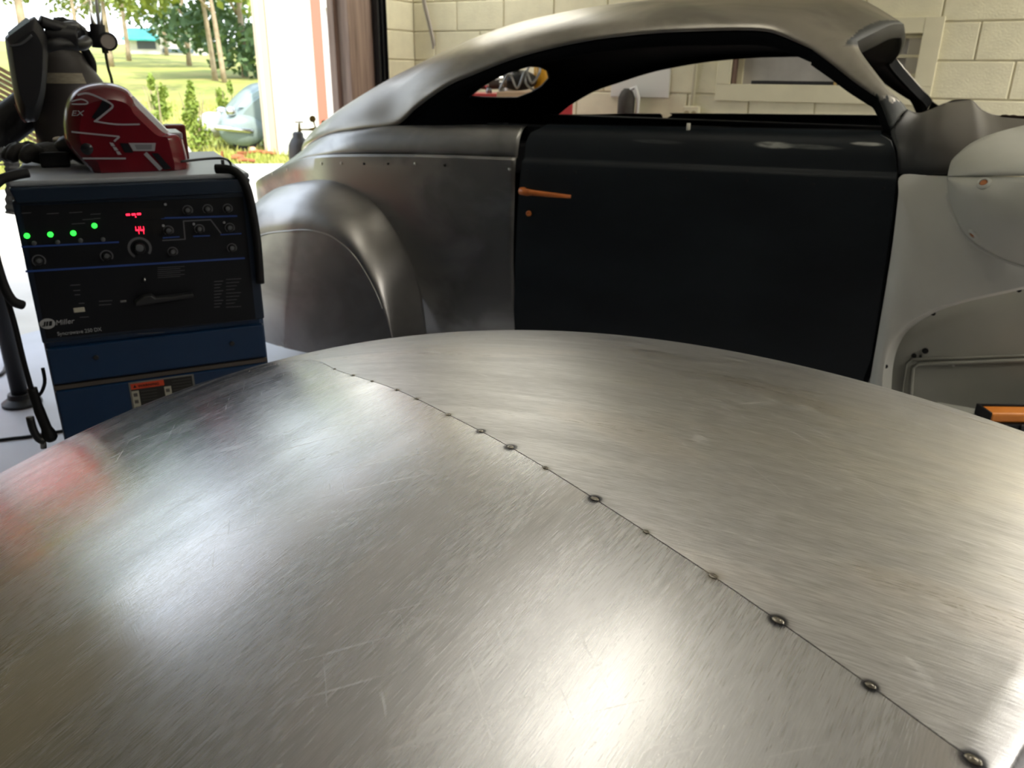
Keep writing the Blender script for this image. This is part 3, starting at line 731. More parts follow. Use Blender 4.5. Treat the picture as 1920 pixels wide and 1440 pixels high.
# --- cowl
J0 = [onY(1685, 326, 2.445), onY(1683, 285, 2.452), V3(-.205, 2.49, 1.145), V3(-.221, 2.52, 1.178), V3(-.208, 2.56, 1.205), V3(-.197, 2.60, 1.232)]
TOPS = [V3(-.197, 2.60, 1.232), V3(-.17, 2.68, 1.219), onY(1745, 206, 2.78), onY(1770, 195, 2.90), onY(1797, 190, 3.05), onY(1820, 188, 3.2)]
FRON = [onY(1823, 190, 3.2), onY(1835, 205, 3.2), onY(1855, 215, 3.18), onY(1875, 219.5, 3.15), onY(1920, 223, 3.1), onY(1990, 228, 3.05)]
tops = cr(TOPS, 20)+cr(FRON, 20)
bots = [onY(1686+(1990-1686)*(i/39)**1.1, 328, 2.446) for i in range(40)]
cols = []
for i, (b_, t_) in enumerate(zip(bots, tops)):
    col = []
    for j in range(15):
        th = j/14*pi/2; f = 1-cos(th); col.append(V3(b_.x+(t_.x-b_.x)*(j/14), b_.y+(t_.y-b_.y)*f, b_.z+(t_.z-b_.z)*(.75*sin(th)+.25*j/14)))
    if i == 0: col = cr(J0, 15)
    elif i < 6: col = [a.lerp(c_, i/6) for a, c_ in zip([q+(b_-bots[0]).lerp(t_-tops[0], k/14) for k, q in enumerate(cr(J0, 15))], col)]
    cols.append(col)
for far in (0, 1):
    cpart('cowl', MB().grid(cols if not far else [[mir(p) for p in c_] for c_ in cols]), M_prim, smooth=True, solid=.004)
te = MB(); te.tube(cr([p+V3(0, -.008, .003) for p in FRON[3:]], 14), [.002, .006, .007, .005, .008, .006, .007, .009, .007, .008, .007, .008, .007, .007]); cpart('torn_edge', te, mat('rusty torn edge', '#3a2a20', .9, var=.4, vs=60), smooth=True)
fw = MB(); fw.box((.02, 2.62, .5), (.04, 3.78, 1.12)); cpart('firewall', fw, M_gprim3)
# --- front fender
OUT = [(1618, 780), (1630, 705), (1646, 610), (1669, 470), (1681, 370), (1687, 329), (1750, 330), (1850, 332), (1920, 334), (2000, 337)]
ARC = [(1652, 780), (1657, 690), (1672, 640), (1700, 608), (1750, 580), (1790, 567), (1830, 557), (1880, 546), (1920, 537), (2000, 520)]
oo = cr([onside(*q)+V3(.004, 0, 0) for q in OUT], 50); aa = cr([onY(*q, 2.40) for q in ARC], 50)
rows = [[p+V3(0, .03, 0) for p in oo]]+[[p.lerp(q, j/8)+V3(0, -.03*sin(pi*j/8)*.6, 0) for p, q in zip(oo, aa)] for j in range(9)]
rows += [[p+V3(.006, .012, -.008) for p in aa], [p+V3(.02, .09, -.02) for p in aa]]
ff = cpart('front_fender', MB().grid(rows), M_gprim, auto=40)
ip = [onY(*q, 2.56) for q in [(1600, 545), (2010, 455), (2010, 800), (1600, 800)]]
ib = MB(); ib.add([p for p in ip], [(0, 1, 2, 3)]); ib.add([p+V3(0, .02, 0) for p in ip], [(0, 3, 2, 1)])
inner = cpart('inner_fender', ib, M_gprim3)
bp = [onY(*q, 2.555) for q in [(1704, 800), (1709, 720), (1712, 690), (1722, 683), (1800, 680), (1900, 676), (2010, 672)]]
ib = MB(); ib.tube(bp, .006, n=8); cpart('stamped_bead', ib, M_gprim3, inner, smooth=True)
bp = [onY(*q, 2.555) for q in [(1688, 800), (1694, 720), (1700, 682), (1712, 673), (1800, 671), (1900, 667), (2010, 663)]]
ib = MB(); ib.tube(bp, .003, n=8); cpart('stamped_bead', ib, M_gprim3, inner, smooth=True)
for px, py, r in [(1714, 667, .0075), (1735, 658, .009), (1726, 668, .004), (1788, 685, .004)]: disc(onY(px, py, 2.557), r, M_hole if py != 685 else M_bright, inner, 'bolt_hole')
for px, py, r in [(1750, 588, .006), (1911, 544, .006), (1661, 687, .006)]: disc(onY(px, py, 2.47 if px > 1700 else 2.41), r, M_hole, ff, 'bolt_hole')
ib = MB(); a, b = onY(1755, 756, 2.50), onY(1838, 756, 2.50); ib.box((a.x, 2.46, a.z-.03), (b.x, 2.52, a.z)); cpart('splash_apron', ib, M_gprim2, bevel=.006)
# nose pod: upper catwalk and lower bulge, seam between
UO = [((1992, 222), 2.75), ((1920, 236), 2.68), ((1870, 249), 2.60), ((1835, 262), 2.55), ((1805, 280), 2.50), ((1786, 300), 2.46), ((1780, 318), 2.435), ((1778, 329), 2.42)]
LO = [((1778, 333), 2.42), ((1778, 352), 2.42), ((1781, 376), 2.42), ((1791, 406), 2.42), ((1815, 445), 2.41), ((1860, 475), 2.40), ((1920, 498), 2.39), ((1995, 515), 2.38)]
uo = cr([onY(*q, y) for q, y in UO], 40); lo_ = cr([onY(*q, y) for q, y in LO], 40)
def bulge(k): return 2.42-.16*sqrt(max(0, 1-(1-k)**2))
def seam_pt(k, dy): return onY(1778+(1996-1778)*k, 331+dy, bulge(k))
rows = []
for j in range(13):
    t = j/12; row = []
    for i, p in enumerate(uo):
        s_ = seam_pt(1-i/39, -1.2); f = sin(t*pi/2); row.append(V3(p.x+(s_.x-p.x)*t, p.y+(s_.y-p.y)*f, p.z+(s_.z-p.z)*t))
    rows.append(row)
rows = [[p+V3(0, .02, -.012) for p in rows[0]]]+rows
cpart('fender_catwalk', MB().grid(rows), M_gprim2, auto=50, solid=.003)
tb = MB(); tb.tube([p+V3(.004, -.003, -.006) for p in uo], .0055, n=8); cpart('rolled_edge', tb, M_gprim2, smooth=True)
rows = []
for j in range(15):
    t = j/14; row = []
    for i, p in enumerate(lo_):
        s_ = seam_pt(i/39, 1.2); f = sin((1-t)*pi/2); f = 1-(1-sqrt(max(0, 1-t**2.6)))
        row.append(V3(s_.x+(p.x-s_.x)*t, p.y+(s_.y-.03*sin(pi*t)-p.y)*f, s_.z+(p.z-s_.z)*t))
    rows.append(row)
pod = cpart('fender_pod', MB().grid(rows), M_gprim2, auto=50, solid=.003)
tb = MB(); tb.tube([p+V3(0, -.008, 0) for p in lo_[8:]], .006, n=8); cpart('rolled_edge', tb, M_gprim2, smooth=True)
M_cop = mat('copper stud', '#a5683e', .4, metal=.5)
bpy.context.view_layer.update()
bvp = BVHTree.FromPolygons([v.co+Vector((-1.3, YC, 0)) for v in pod.data.vertices], [tuple(p.vertices) for p in pod.data.polygons])
for px, py, r in [(1845, 345, .0095), (1826, 438, .0085)]:
    h_ = bvp.ray_cast(CP, ray(px, py).normalized())
    p = h_[0] if h_[0] else onY(px, py, 2.3)
    n_ = h_[1] if h_[0] else V3(0, -1, 0)
    if n_.y > 0: n_ = -n_
    M_ = Matrix.Translation(p) @ n_.to_track_quat('Z', 'Y').to_matrix().to_4x4()
    b = MB(); b.lathe([(r*1.9, -.004), (r*1.7, .004), (r*1.2, .007), (r, .007), (r, .004), (0, .004)], n=20, M=M_); bo = cpart('mount_boss', b, M_gprim2, pod, smooth=False)
    b = MB(); b.lathe([(r*.95, .004), (r*.95, .0055), (r*.5, .007), (0, .0065)], n=16, M=M_); cpart('stud', b, M_cop, pod, smooth=True)['label'] = 'copper coloured stud'
# box section dolly carries the body (hidden below)
db = MB()
for y in (2.75, 3.65): db.box((-2.7, y-.04, .16), (.4, y+.04, .29))
for x in (-2.2, -1.0, .2): db.box((x-.04, 2.79, .16), (x+.04, 3.61, .24))
cpart('dolly_frame', db, M_dgrey)
for x in (-2.5, .25):
    for y in (2.75, 3.65):
        b = MB(); b.lathe([(.03, -.025), (.078, -.025), (.08, 0), (.078, .025), (.03, .025)], n=20, M=Matrix.Translation((x, y, .08)) @ Matrix.Rotation(pi/2, 4, 'X')); b.box((x-.03, y-.03, .12), (x+.03, y+.03, .165)); cpart('caster', b, M_rubber, auto=40)

# ------------------------------------------------------------------ welding power source
WX, WY, WR = -1.792, .960, radians(90-33.68)
wd = Vector((cos(WR), sin(WR), 0)); wn = Vector((-sin(WR), cos(WR), 0)); wo_ = Vector((WX, WY, 0))
def wl(px, py, y=0.):
    """pixel -> welder coordinates on the plane lying y behind its front"""
    d = ray(px, py); o_ = wo_+wn*y; t = (o_-CP).dot(wn)/d.dot(wn); p = CP+d*t-wo_
    return Vector((p.dot(wd), y, p.z))
def wz(px, py, z):
    p = onZ(px, py, z)-wo_; return Vector((p.dot(wd), p.dot(wn), z))
WEL = empty('welding_machine', (WX, WY, 0), WR, 'blue and black welding power source with glowing green and red indicators', 'welder')
M_blue = mat('blue enamel', '#05284a', .35, var=.06, vs=4); M_nblue = mat('dark blue enamel', '#081c30', .4); M_panel = mat('black control panel', '#06090f', .5, spec=.3)
M_print = mat('grey print', '#55565a', .6); M_blueline = mat('blue print', '#1c3f86', .5)
M_top = mat('grey top sheet', '#8d9299', .35, var=.08, vs=5)  # top cover's grey stands in for the light reflected on it
ZT = 1.08
MB().box((0, .012, .30), (.5, .62, ZT-.012)).build('case', M_blue, WEL, bevel=.012)
MB().box((0, .0, ZT-.012), (.5, .63, ZT)).build('top_cover', M_top, WEL, bevel=.004)
b = MB(); b.prism([(.0, ZT-.012), (.5, ZT-.012), (.492, ZT-.045), (.008, ZT-.045)], -.012, .02); b.build('front_brow', M_nblue, WEL, bevel=.004)
b = MB(); b.box((.0, -.002, .715), (.5, .02, ZT-.04)); b.build('front_bezel', M_nblue, WEL, bevel=.004)
a, c, d, e = wl(27, 386), wl(455, 369), wl(482, 597), wl(76, 635)
b = MB(); b.prism([(a.x+.012, a.z), (c.x, c.z), (d.x-.004, d.z), (e.x+.012, e.z)], -.005, .0); b.build('control_panel', M_panel, WEL)
MB().box((.004, -.002, .612), (.496, .02, .70)).build('lower_panel', M_blue, WEL, bevel=.004)
MB().box((.004, .004, .596), (.496, .02, .606)).build('trim_strip', mat('taupe strip', '#4d463f', .5), WEL)
MB().box((.004, -.002, .31), (.496, .02, .594)).build('access_door', M_blue, WEL, bevel=.004)
FY = -.005
def cyl(name, px, py, r, h, m, parent=WEL, n=20, y=FY, prof=None):
    p = wl(px, py, y); M_ = Matrix.Translation(p) @ Matrix.Rotation(pi/2, 4, 'X')
    b = MB(); b.lathe(prof or [(r, 0), (r, h*.8), (r*.85, h), (0, h)], n=n, M=M_); return b.build(name, m, parent, auto=40)
def cring(b, px, py, r, w, a0=-40, a1=235, m=None, y=FY):
    p = wl(px, py, y-.0006); v = []; f = []; n = 22
    for i in range(n+1):
        t = radians(a0+(a1-a0)*i/n)
        for rr in (r-w/2, r+w/2): v.append(p+Vector((rr*cos(t), 0, rr*sin(t))))
    for i in range(n): f.append((2*i, 2*i+1, 2*i+3, 2*i+2))
    b.add(v, f, m)
for px, py in [(180, 670), (435, 644)]: cyl('screw', px, py, .006, .004, M_dark, y=-.002)
M_led = mat('green lamp', (.03, 1, .06, 1), .4, emit=2.2); M_seg = mat('red segment', (1, .02, .06, 1), .4, emit=2.6); M_key = mat('grey button', '#4c4e52', .5)
for px, py in [(50.5, 442), (94.5, 439.5), (137.5, 437), (177, 423)]: cyl('indicator_lamp', px, py, .0058, .004, M_led)
for px, py in [(64, 456), (108, 454), (151, 451), (193, 449)]:
    cyl('push_button', px, py, .005, .003, M_key)
MB().box((.232, -.0056, .985), (.298, -.005, 1.01)).build('display_window', M_rubber, WEL)
MB().box((.232, -.0056, .950), (.298, -.005, .982)).build('display_window', M_rubber, WEL)
for px, py in [(240, 402.5), (250.5, 402), (260.5, 401.2)]:
    p = wl(px, py, -.006); MB().box(p-Vector((.0042, .0008, .0022)), p+Vector((.0042, 0, .0022))).build('display_segment', M_seg, WEL, bevel=.0007, seg=1)
p = wl(254.5, 406.5, -.006); MB().box(p-Vector((.0013, .0008, .0013)), p+Vector((.0013, 0, .0013))).build('display_segment', M_seg, WEL)
for px in (257.5, 266.5):     # the digits 4 4
    for (x0, y0, x1, y1) in ((-3.6, -7, -2.2, 0), (2.0, -7, 3.6, 0), (-3.4, -1, 3.4, 1), (2.0, 0, 3.6, 7)):
        a, c = wl(px+x0+(.2 if y1 > 0 else 0), 431.5+y0, -.006), wl(px+x1, 431.5+y1, -.006)
        MB().box((min(a.x, c.x)-.0005, -.0068, min(a.z, c.z)), (max(a.x, c.x)+.0005, -.006, max(a.z, c.z))).build('display_segment', M_seg, WEL)
pr = MB()
KNOBS = [(262, 465, .023, .010), (73, 489, .0125, .0062), (200, 480, .0125, .0062), (352, 394, .0105, .006), (389.5, 392, .0105, .006), (427, 391, .0105, .006), (316, 432, .0105, .006), (374, 429.5, .0105, .006), (431, 427, .0105, .006), (324, 472, .0105, .006), (435, 465, .0105, .006)]
for px, py, r, k in KNOBS:
    cring(pr, px, py, r, r*.24)
    kb = cyl('knob', px, py, k*1.25, .016, M_black)
    cyl('knob_cap', px, py, k*.85, .0015, mat('knob cap', '#56585c', .5) if k > .008 else M_key, kb, y=FY-.016)
for px, py in [(310, 383), (306, 423), (363, 420), (420, 417)]: cyl('grey_lamp', px, py, .003, .003, mat('grey lamp', '#8c8e93', .5))
def pline(b, pts, w, y=FY-.0005):
    P = [wl(*q, y) for q in pts]
    for a, c in zip(P, P[1:]):
        t = (c-a).normalized(); n_ = Vector((-t.z, 0, t.x))*w/2; e_ = t*w*.3
        b.add([a-e_-n_, c+e_-n_, c+e_+n_, a-e_+n_], [(0, 1, 2, 3)])
pline(pr, [(305, 451), (347, 448.5), (344, 414.6), (395, 412), (414, 437)], .0028)
for i in range(6): pline(pr, [(296, 502+i*3.7), (346-(i % 2)*8, 499.5+i*3.7)], .0011)
for i in range(9): pline(pr, [(402, 528+i*6), (418-(i % 3)*3, 527+i*6)], .0016); pline(pr, [(424, 524+i*6.5), (452-(i % 4)*4, 522.5+i*6.5)], .0012)
for (px, py, w) in [(40, 400, 18), (88, 401, 22), (130, 399, 24), (170, 402, 18), (135, 420, 24), (132, 535, 18), (138, 545, 12), (140, 553, 10), (148, 569, 10), (150, 595, 16), (186, 565, 24), (186, 572, 22), (258, 626, 50), (155, 412, 20), (176, 410, 12)]:
    pline(pr, [(px, py), (px+w, py-.06*w)], .0015)
tag(pr.build('printed_legend', M_print, WEL, recalc=True), kind='stuff')
bl = MB()
for a, c, w in [((41, 463), (222, 454), .004), ((49, 509), (458, 484), .0045), ((303, 409), (444, 405), .004), ((306, 446), (336, 444), .003), ((363, 443), (393, 442), .003), ((414, 440), (452, 438), .003)]: pline(bl, [a, c], w)
bl.build('blue_lines', M_blueline, WEL)
p = wl(148.5, 580); MB().box(p-Vector((.012, .006, .006)), p+Vector((.012, 0, .006))).build('power_switch', mat('ivory switch', '#a5a294', .4), WEL, bevel=.002)
p = wl(271, 520); MB().tube([p, p+Vector((-.002, -.012, -.006))], .003).build('toggle_switch', M_steel, WEL, smooth=True)
p = wl(231, 564); MB().box(p-Vector((.007, .006, .003)), p+Vector((.007, 0, .003))).build('lever_end', M_steel, WEL, bevel=.002)
a, c = wl(252, 563), wl(360, 548); b = MB()
b.prism([(a.x, a.z-.008), (c.x, c.z-.006), (c.x, c.z+.003), (a.x+.045, c.z+.001), (a.x+.038, c.z+.009), (a.x+.02, c.z+.008), (a.x, a.z+.002)], -.03, -.004); b.build('selector_lever', M_dark, WEL, bevel=.003)
# maker's mark: oval with slanted strokes and the two lines of lettering
p = wl(89, 607, FY-.0008); M_logo = mat('pale print', '#9a9c9e', .6)
v = [p]+[p+Vector((.0158*cos(t*pi/16), 0, .0125*sin(t*pi/16))) for t in range(32)]
b = MB(); b.add(v, [(0, i+1, (i+1) % 32+1) for i in range(32)]); b.build('logo_oval', M_logo, WEL, recalc=True)
b = MB(); q = p+Vector((0, -.0006, 0))
for dx in (-.0088, -.0038, .0016): b.add([q+Vector((dx, 0, -.0055)), q+Vector((dx+.0034, 0, -.0055)), q+Vector((dx+.0066, 0, .0055)), q+Vector((dx+.0030, 0, .0055))], [(0, 1, 2, 3)])
b.add([q+Vector((.005, 0, -.0055)), q+Vector((.008, 0, -.0055)), q+Vector((.0108, 0, .0055)), q+Vector((.0078, 0, .0055))], [(0, 1, 2, 3)]); b.add([q+Vector((-.012, 0, -.0055)), q+Vector((-.006, 0, -.0055)), q+Vector((-.0055, 0, -.0035)), q+Vector((-.0115, 0, -.0035))], [(0, 1, 2, 3)])
b.build('logo_strokes', M_panel, WEL)
p = wl(104.5, 610, FY-.0008); t_ = text_mesh('lettering', 'Miller', .0165, M_logo, WEL, p, shear=.2); t_.rotation_euler = (pi/2, radians(-1.2), 0)
p = wl(108, 629.5, FY-.0008); t_ = text_mesh('lettering', 'Syncrowave 250 DX', .0125, M_logo, WEL, p, sx=.88)
pl = wl(240, 716, -.003); pr_ = wl(363, 703, -.003); wlab = pr_.x-pl.x; z1 = .5*(pl.z+pr_.z)
LB = empty('warning_label', (pl.x, -.0025, z1)); LB.parent = WEL
def flat(name, x0, z0, x1, z1_, m, lay):
    return MB().box((x0, -.0003*lay-.0004, z0), (x1, -.0003*lay, z1_)).build(name, m, LB)
flat('label_base', 0, -.10, wlab, 0, mat('label grey', '#6d6c68', .6), 0)
flat('label_field', .004, -.096, wlab-.005, -.004, mat('label black', '#14130f', .6), 1)
flat('label_banner', .004, -.019, wlab*.53, -.004, mat('label orange', '#c2401c', .6), 2)
t_ = text_mesh('lettering', 'WARNING', .010, mat('label ink', '#1c0d08', .6), LB, (.020, -.0013, -.015))
b = MB(); b.prism([(.009, -.015), (.017, -.015), (.013, -.007)], -.0014, -.001); b.build('hazard_triangle', M_panel, LB)
for x in (.004, wlab*.52): flat('pictogram', x, -.09, x+.016, -.023, mat('label white', '#a5a293', .6), 3)
b = MB()
for i in range(7): b.box((.024, -.0013, -.028-i*.008), (.060, -.0009, -.0268-i*.008)); b.box((wlab*.52+.02, -.0013, -.012-i*.008), (wlab-.008, -.0009, -.0108-i*.008))
for x in (.007, wlab*.52+.003):
    for i in range(3): b.box((x, -.0018, -.038-i*.018), (x+.009, -.0014, -.029-i*.018))
tag(b.build('label_print', mat('label grey ink', '#4a4844', .6), LB), kind='stuff')
# handles, bracket
b = MB(); b.tube(cr([wl(404, 316, .02), wl(424, 317, .01), wl(444, 324, 0), wl(460, 346, -.015), wl(471, 385, -.02), wl(482, 455, -.02), wl(488, 531, -.02)], 30), .0105, n=12); b.build('handle', M_rubber, WEL, smooth=True)
b = MB(); b.tube(cr([wl(53, 324, .02), wl(26, 329, .01), wl(-2, 340, 0), wl(-22, 372, -.02), wl(-16, 450, -.02), wl(3, 525, -.02), wl(22, 562, -.015), wl(42, 572, .0)], 34), .0105, n=12); b.build('handle', M_rubber, WEL, smooth=True)
b = MB(); b.tube(cr([wz(340, 303, ZT+.03), wz(385, 298, ZT+.03), wz(418, 297, ZT+.03), wz(430, 303, ZT+.03), wz(433, 311, ZT+.01)], 16), .003, n=8); q = wz(417, 300, ZT+.03); b.tube([q, Vector((q.x, q.y, ZT-.002))], .004); b.build('cable_bracket', M_dgrey, WEL, smooth=True)
b = MB(); b.box((.0, .04, .10), (.5, .66, .30)); b.build('cart_base', M_black, WEL, bevel=.01)
for x in (.02, .48):
    for y in (.08, .58):
        b = MB(); b.lathe([(.03, -.02), (.10, -.02), (.104, 0), (.10, .02), (.03, .02)], n=24, M=Matrix.Translation((x, y, .104)) @ Matrix.Rotation(pi/2, 4, 'Y')); b.build('wheel', M_rubber, WEL, auto=40)

# ------------------------------------------------------------------ red helmet on the welder
M_hred = mat('helmet red', '#620d1a', .22, var=.25, vs=7); M_hblk = mat('helmet black', '#15161c', .25); M_hsil = mat('helmet silver', '#a4a3ab', .3, metal=.2)
HP = [(170, 322), (150, 300), (124, 270), (118, 238), (120, 205), (128, 182), (141, 167), (160, 159), (186, 155), (212, 157), (234, 164), (248, 176), (256, 191), (286, 221), (314, 246), (338, 251), (345, 270), (352, 300), (350, 317), (275, 321), (200, 322)]
Y0, Y1 = .10, .33
prof = [wl(px, py, .17) for px, py in HP]; cx = sum(p.x for p in prof)/len(prof); zb = ZT+.001
cz = zb+.07
HEL = empty('red_helmet', tuple(wo_+wd*cx+wn*.215+Vector((0, 0, zb))), WR, 'glossy red welding helmet with silver stripes lying on the welder', 'helmet')
def hl(p): return Vector((p.x-cx, p.y-.215, p.z-zb))
dprof = cr([Vector((p.x, 0, max(zb, p.z))) for p in prof]+[Vector((prof[0].x, 0, max(zb, prof[0].z)))], 80)[:-1]
rows = []
for k in range(15):
    t = -1+2*k/14; s_ = .72+.28*sqrt(max(0, 1-abs(t)**3.2)); y = .215+t*(Y1-Y0)/2
    rows.append([hl(Vector((cx+(p.x-cx)*s_, y, max(zb, cz+(p.z-cz)*s_) if p.z > zb+.004 else zb))) for p in dprof])
b = MB(); b.grid(rows, close=True)
for r in (rows[0], rows[-1]): b.add(r, [tuple(range(len(r)))])
b.build('shell', M_hred, HEL, auto=50)
hy = Y0-.0012
HY = Y0
def hd_pts(pts): return [hl(Vector((q.x, hy, q.z))) for q in (wl(px, py, HY) for px, py in pts)]
def ribbon(pts, w, m, name='stripe', lay=0):
    P = hd_pts(pts); P = cr(P, max(len(P)*4, 8)) if len(P) > 2 else P; b = MB(); L_ = []; R_ = []
    for i, p in enumerate(P):
        t = (P[min(i+1, len(P)-1)]-P[max(i-1, 0)]).normalized(); n_ = Vector((-t.z, 0, t.x))*w/2; o_ = Vector((0, -.0005*lay, 0)); L_.append(p+n_+o_); R_.append(p-n_+o_)
    b.grid([L_, R_]); return b.build(name, m, HEL, solid=.0006)
def patch(pts, m, name='decal', lay=0):
    P = [p+Vector((0, -.0005*lay, 0)) for p in hd_pts(pts)]; b = MB(); b.add(P, [tuple(range(len(P)))]); return b.build(name, m, HEL, solid=.0006)
patch([(172, 220), (186, 200), (193, 187), (207, 195), (204, 204), (182, 226)], M_hblk, 'black_chevron')
ribbon([(145, 178), (163, 175), (184, 182), (206, 193), (211, 200), (200, 210), (179, 227)], .0042, M_hsil, lay=1)
ribbon([(134, 190), (152, 186), (164, 191), (160, 195), (134, 195)], .003, M_hsil, lay=1)
t_ = text_mesh('lettering', 'EX', .016, M_hsil, HEL, hd_pts([(133, 217)])[0]+Vector((0, -.001, 0)), shear=.3, sx=1.3)
ribbon([(176, 227), (217, 233), (262, 233)], .0035, M_hsil, lay=1)
ribbon([(134, 247), (162, 250), (224, 256)], .0035, M_hsil, lay=1); ribbon([(224, 256), (214, 265)], .004, M_hsil, lay=1)
for k in range(3): patch([(205+k*6, 267+k*8), (212+k*6, 268+k*8), (216+k*6, 274+k*8), (209+k*6, 274+k*8)], M_hsil, 'silver_dash', 1)
patch([(224, 268), (240, 269), (250, 286), (234, 286)], M_hblk, 'black_bar', 1)
patch([(241, 268), (292, 268), (290, 283), (250, 283)], M_hsil, 'silver_box', 1); patch([(252, 271), (285, 271), (284, 280), (256, 280)], mat('grey inset', '#77777d', .4), 'grey_inset', 2)
ribbon([(272, 287), (302, 318)], .009, M_hsil, lay=1); patch([(284, 287), (296, 287), (322, 316), (308, 318)], M_hblk, 'black_bar', 1)
ribbon([(155, 297), (236, 297)], .0038, M_hsil, lay=1)
p = hd_pts([(163, 279)])[0]; b = MB(); b.lathe([(.013, 0), (.013, .006), (.008, .009), (0, .009)], n=20, M=Matrix.Translation(p) @ Matrix.Rotation(pi/2, 4, 'X')); b.build('pivot_knob', M_hblk, HEL, auto=40)
a, c = wl(246, 180, .17), wl(312, 246, .17); tt = (c-a).normalized(); nn_ = Vector((-tt.z, 0, tt.x)); nn_ = nn_ if nn_.x > 0 else -nn_
vb = MB(); vb.prism([(q.x-cx, q.z-zb) for q in (a-nn_*.012, c-nn_*.012, c+nn_*.004, a+nn_*.004)], -.095, .095); vb.build('visor', mat('glossy visor', '#eef2f6', .25), HEL, bevel=.003)  # near white colour stands in for the sky reflected in the visor
a, c = wl(300, 250, .17), wl(338, 250, .17); vb = MB(); vb.box((a.x-cx, -.08, a.z-zb-.012), (c.x-cx+.002, .08, a.z-zb+.003)); vb.build('chin_ledge', M_hsil, HEL, bevel=.003)
a = wl(308, 234, .40); c = wl(355, 300, .40)
o = MB().box((0, 0, 0), (c.x-a.x, .07, a.z-ZT)).build('red_tin', mat('maroon tin', '#5c1714', .35), None, bevel=.004); o.location = wo_+wd*a.x+wn*.385+Vector((0, 0, ZT)); o.rotation_euler = (0, 0, WR)
tag(o, 'maroon tin standing on the welder behind the red helmet', 'tin')
# black glove in front of the helmet
M_glove = mat('black leather', '#191715', .7, var=.5, vs=30, bump=.4, bs=60)
gc = wz(95, 314, ZT)
GL = empty('welding_glove', tuple(wo_+wd*gc.x+wn*gc.y+Vector((0, 0, ZT))), WR, 'crumpled black leather glove on the welder beside the red helmet', 'glove')
b = MB(); b.blob((.0, .06, .028), (.06, .05, .028), n=3, rough=.10); b.build('palm', M_glove, GL, smooth=True)
for i, (x, y, x2, y2) in enumerate([(-.05, .05, -.085, .02), (-.045, .075, -.10, .06), (-.03, .09, -.07, .11), (-.02, .02, -.055, -.01)]):
    b = MB(); b.tube(cr([(x, y, .03), ((x+x2)/2, (y+y2)/2, .04), (x2, y2, .016)], 8), [.017, .018, .018, .018, .017, .016, .015, .008]); b.build('finger', M_glove, GL, smooth=True)
b = MB(); b.tube(cr([(.03, .05, .035), (.06, .03, .045), (.09, .02, .02)], 10), [.026, .028, .03, .031, .032, .032, .031, .03, .028, .026]); b.build('cuff', M_black, GL, smooth=True)
b = MB(); b.box((-.02, -.012, .0), (.045, .03, .036)); b.box((-.018, -.014, .03), (.043, -.010, .036)); b.build('buckle', M_dark, GL, bevel=.005)
b = MB(); b.blob((.028, .05, .062), (.016, .012, .008), n=2); b.build('white_tip', mat('pale patch', '#b9b3a6', .7), GL, smooth=True)

# ------------------------------------------------------------------ gas cylinder with flowmeter, black hood
def dz(px, py, D): return onD(px, py, D)
DC = 2.86; base = dz(133, 200, DC)
CYL = empty('gas_cylinder', (base.x, base.y, 0), 0, 'tall dark grey gas cylinder with pale shoulder label behind the welder', 'gas cylinder')
zz = lambda y: dz(133, y, DC).z
M_cyl = mat('dark brown cylinder', '#3b3735', .5, var=.1, vs=6); R_ = .108
b = MB(); b.lathe([(R_-.01, 0), (R_, .02), (R_, zz(190)), (R_*.99, zz(172)), (R_*.92, zz(152)), (R_*.76, zz(132)), (R_*.62, zz(118)), (R_*.58, zz(112)), (R_*.52, zz(100)), (R_*.40, zz(92)), (.03, zz(86)), (0, zz(86))], n=36); b.build('bottle', M_cyl, CYL, auto=50)
v = []; f = []
cam_az = atan2(-base.y, -base.x)
for i in range(13):
    t = cam_az-radians(75)+radians(105)*i/12
    for r, y in ((R_*.93+.0025, 156), (R_*.80+.0025, 137)): v.append((r*cos(t), r*sin(t), zz(y)))
for i in range(12): f.append((2*i, 2*i+2, 2*i+3, 2*i+1))
pydata('shoulder_label', v, f, mat('pale label', '#a29a86', .6, col2='#8a8373', vs=60, stretch=(1, 1, 4)), CYL, True)
REG = empty('flow_regulator', (base.x, base.y, 0), 0, 'black flow regulator with clear tube and gauge atop the gas cylinder', 'regulator')
def rl(px, py, D=DC): p = dz(px, py, D); return Vector((p.x-base.x, p.y-base.y, p.z))
b = MB(); b.tube([rl(112, 84), rl(112, 62), rl(112, 44)], [.022, .028, .018], n=14); b.tube([rl(100, 52), rl(140, 60), rl(160, 66)], [.03, .034, .02], n=14); b.build('valve_body', M_dark, REG, smooth=True)
b = MB(); b.tube([rl(105, 45), rl(120, 42), rl(136, 46)], [.018, .016, .008], n=10); b.tube([rl(150, 62), rl(156, 52)], [.026, .014]); b.build('valve_wheel', M_black, REG, smooth=True)
b = MB(); b.tube([rl(158, 60), rl(163, 74)], [.02, .018], n=10); b.tube([rl(160, 80), rl(184, 80)], .007); b.build('outlet_stem', M_black, REG, smooth=True)
b = MB(); b.tube([rl(182, 46, DC-.02), rl(187, 90, DC-.02)], .021, n=16); b.build('flowmeter_base', M_dark, REG, auto=40)
M_glass = bpy.data.materials.new('clear tube'); M_glass.use_nodes = True; g_ = M_glass.node_tree.nodes['Principled BSDF']; g_.inputs['Transmission Weight'].default_value = .85; g_.inputs['Roughness'].default_value = .1; g_.inputs['Base Color'].default_value = (.8, .8, .78, 1); g_.inputs['IOR'].default_value = 1.2
b = MB(); b.tube([rl(174, -30, DC-.02), rl(182, 46, DC-.02)], .0165, n=16); b.build('flow_tube', M_glass, REG, smooth=True)
b = MB(); b.tube([rl(177, -30, DC-.02), rl(185, 46, DC-.02)], .004, n=8); b.build('tube_scale', M_white, REG, smooth=True)
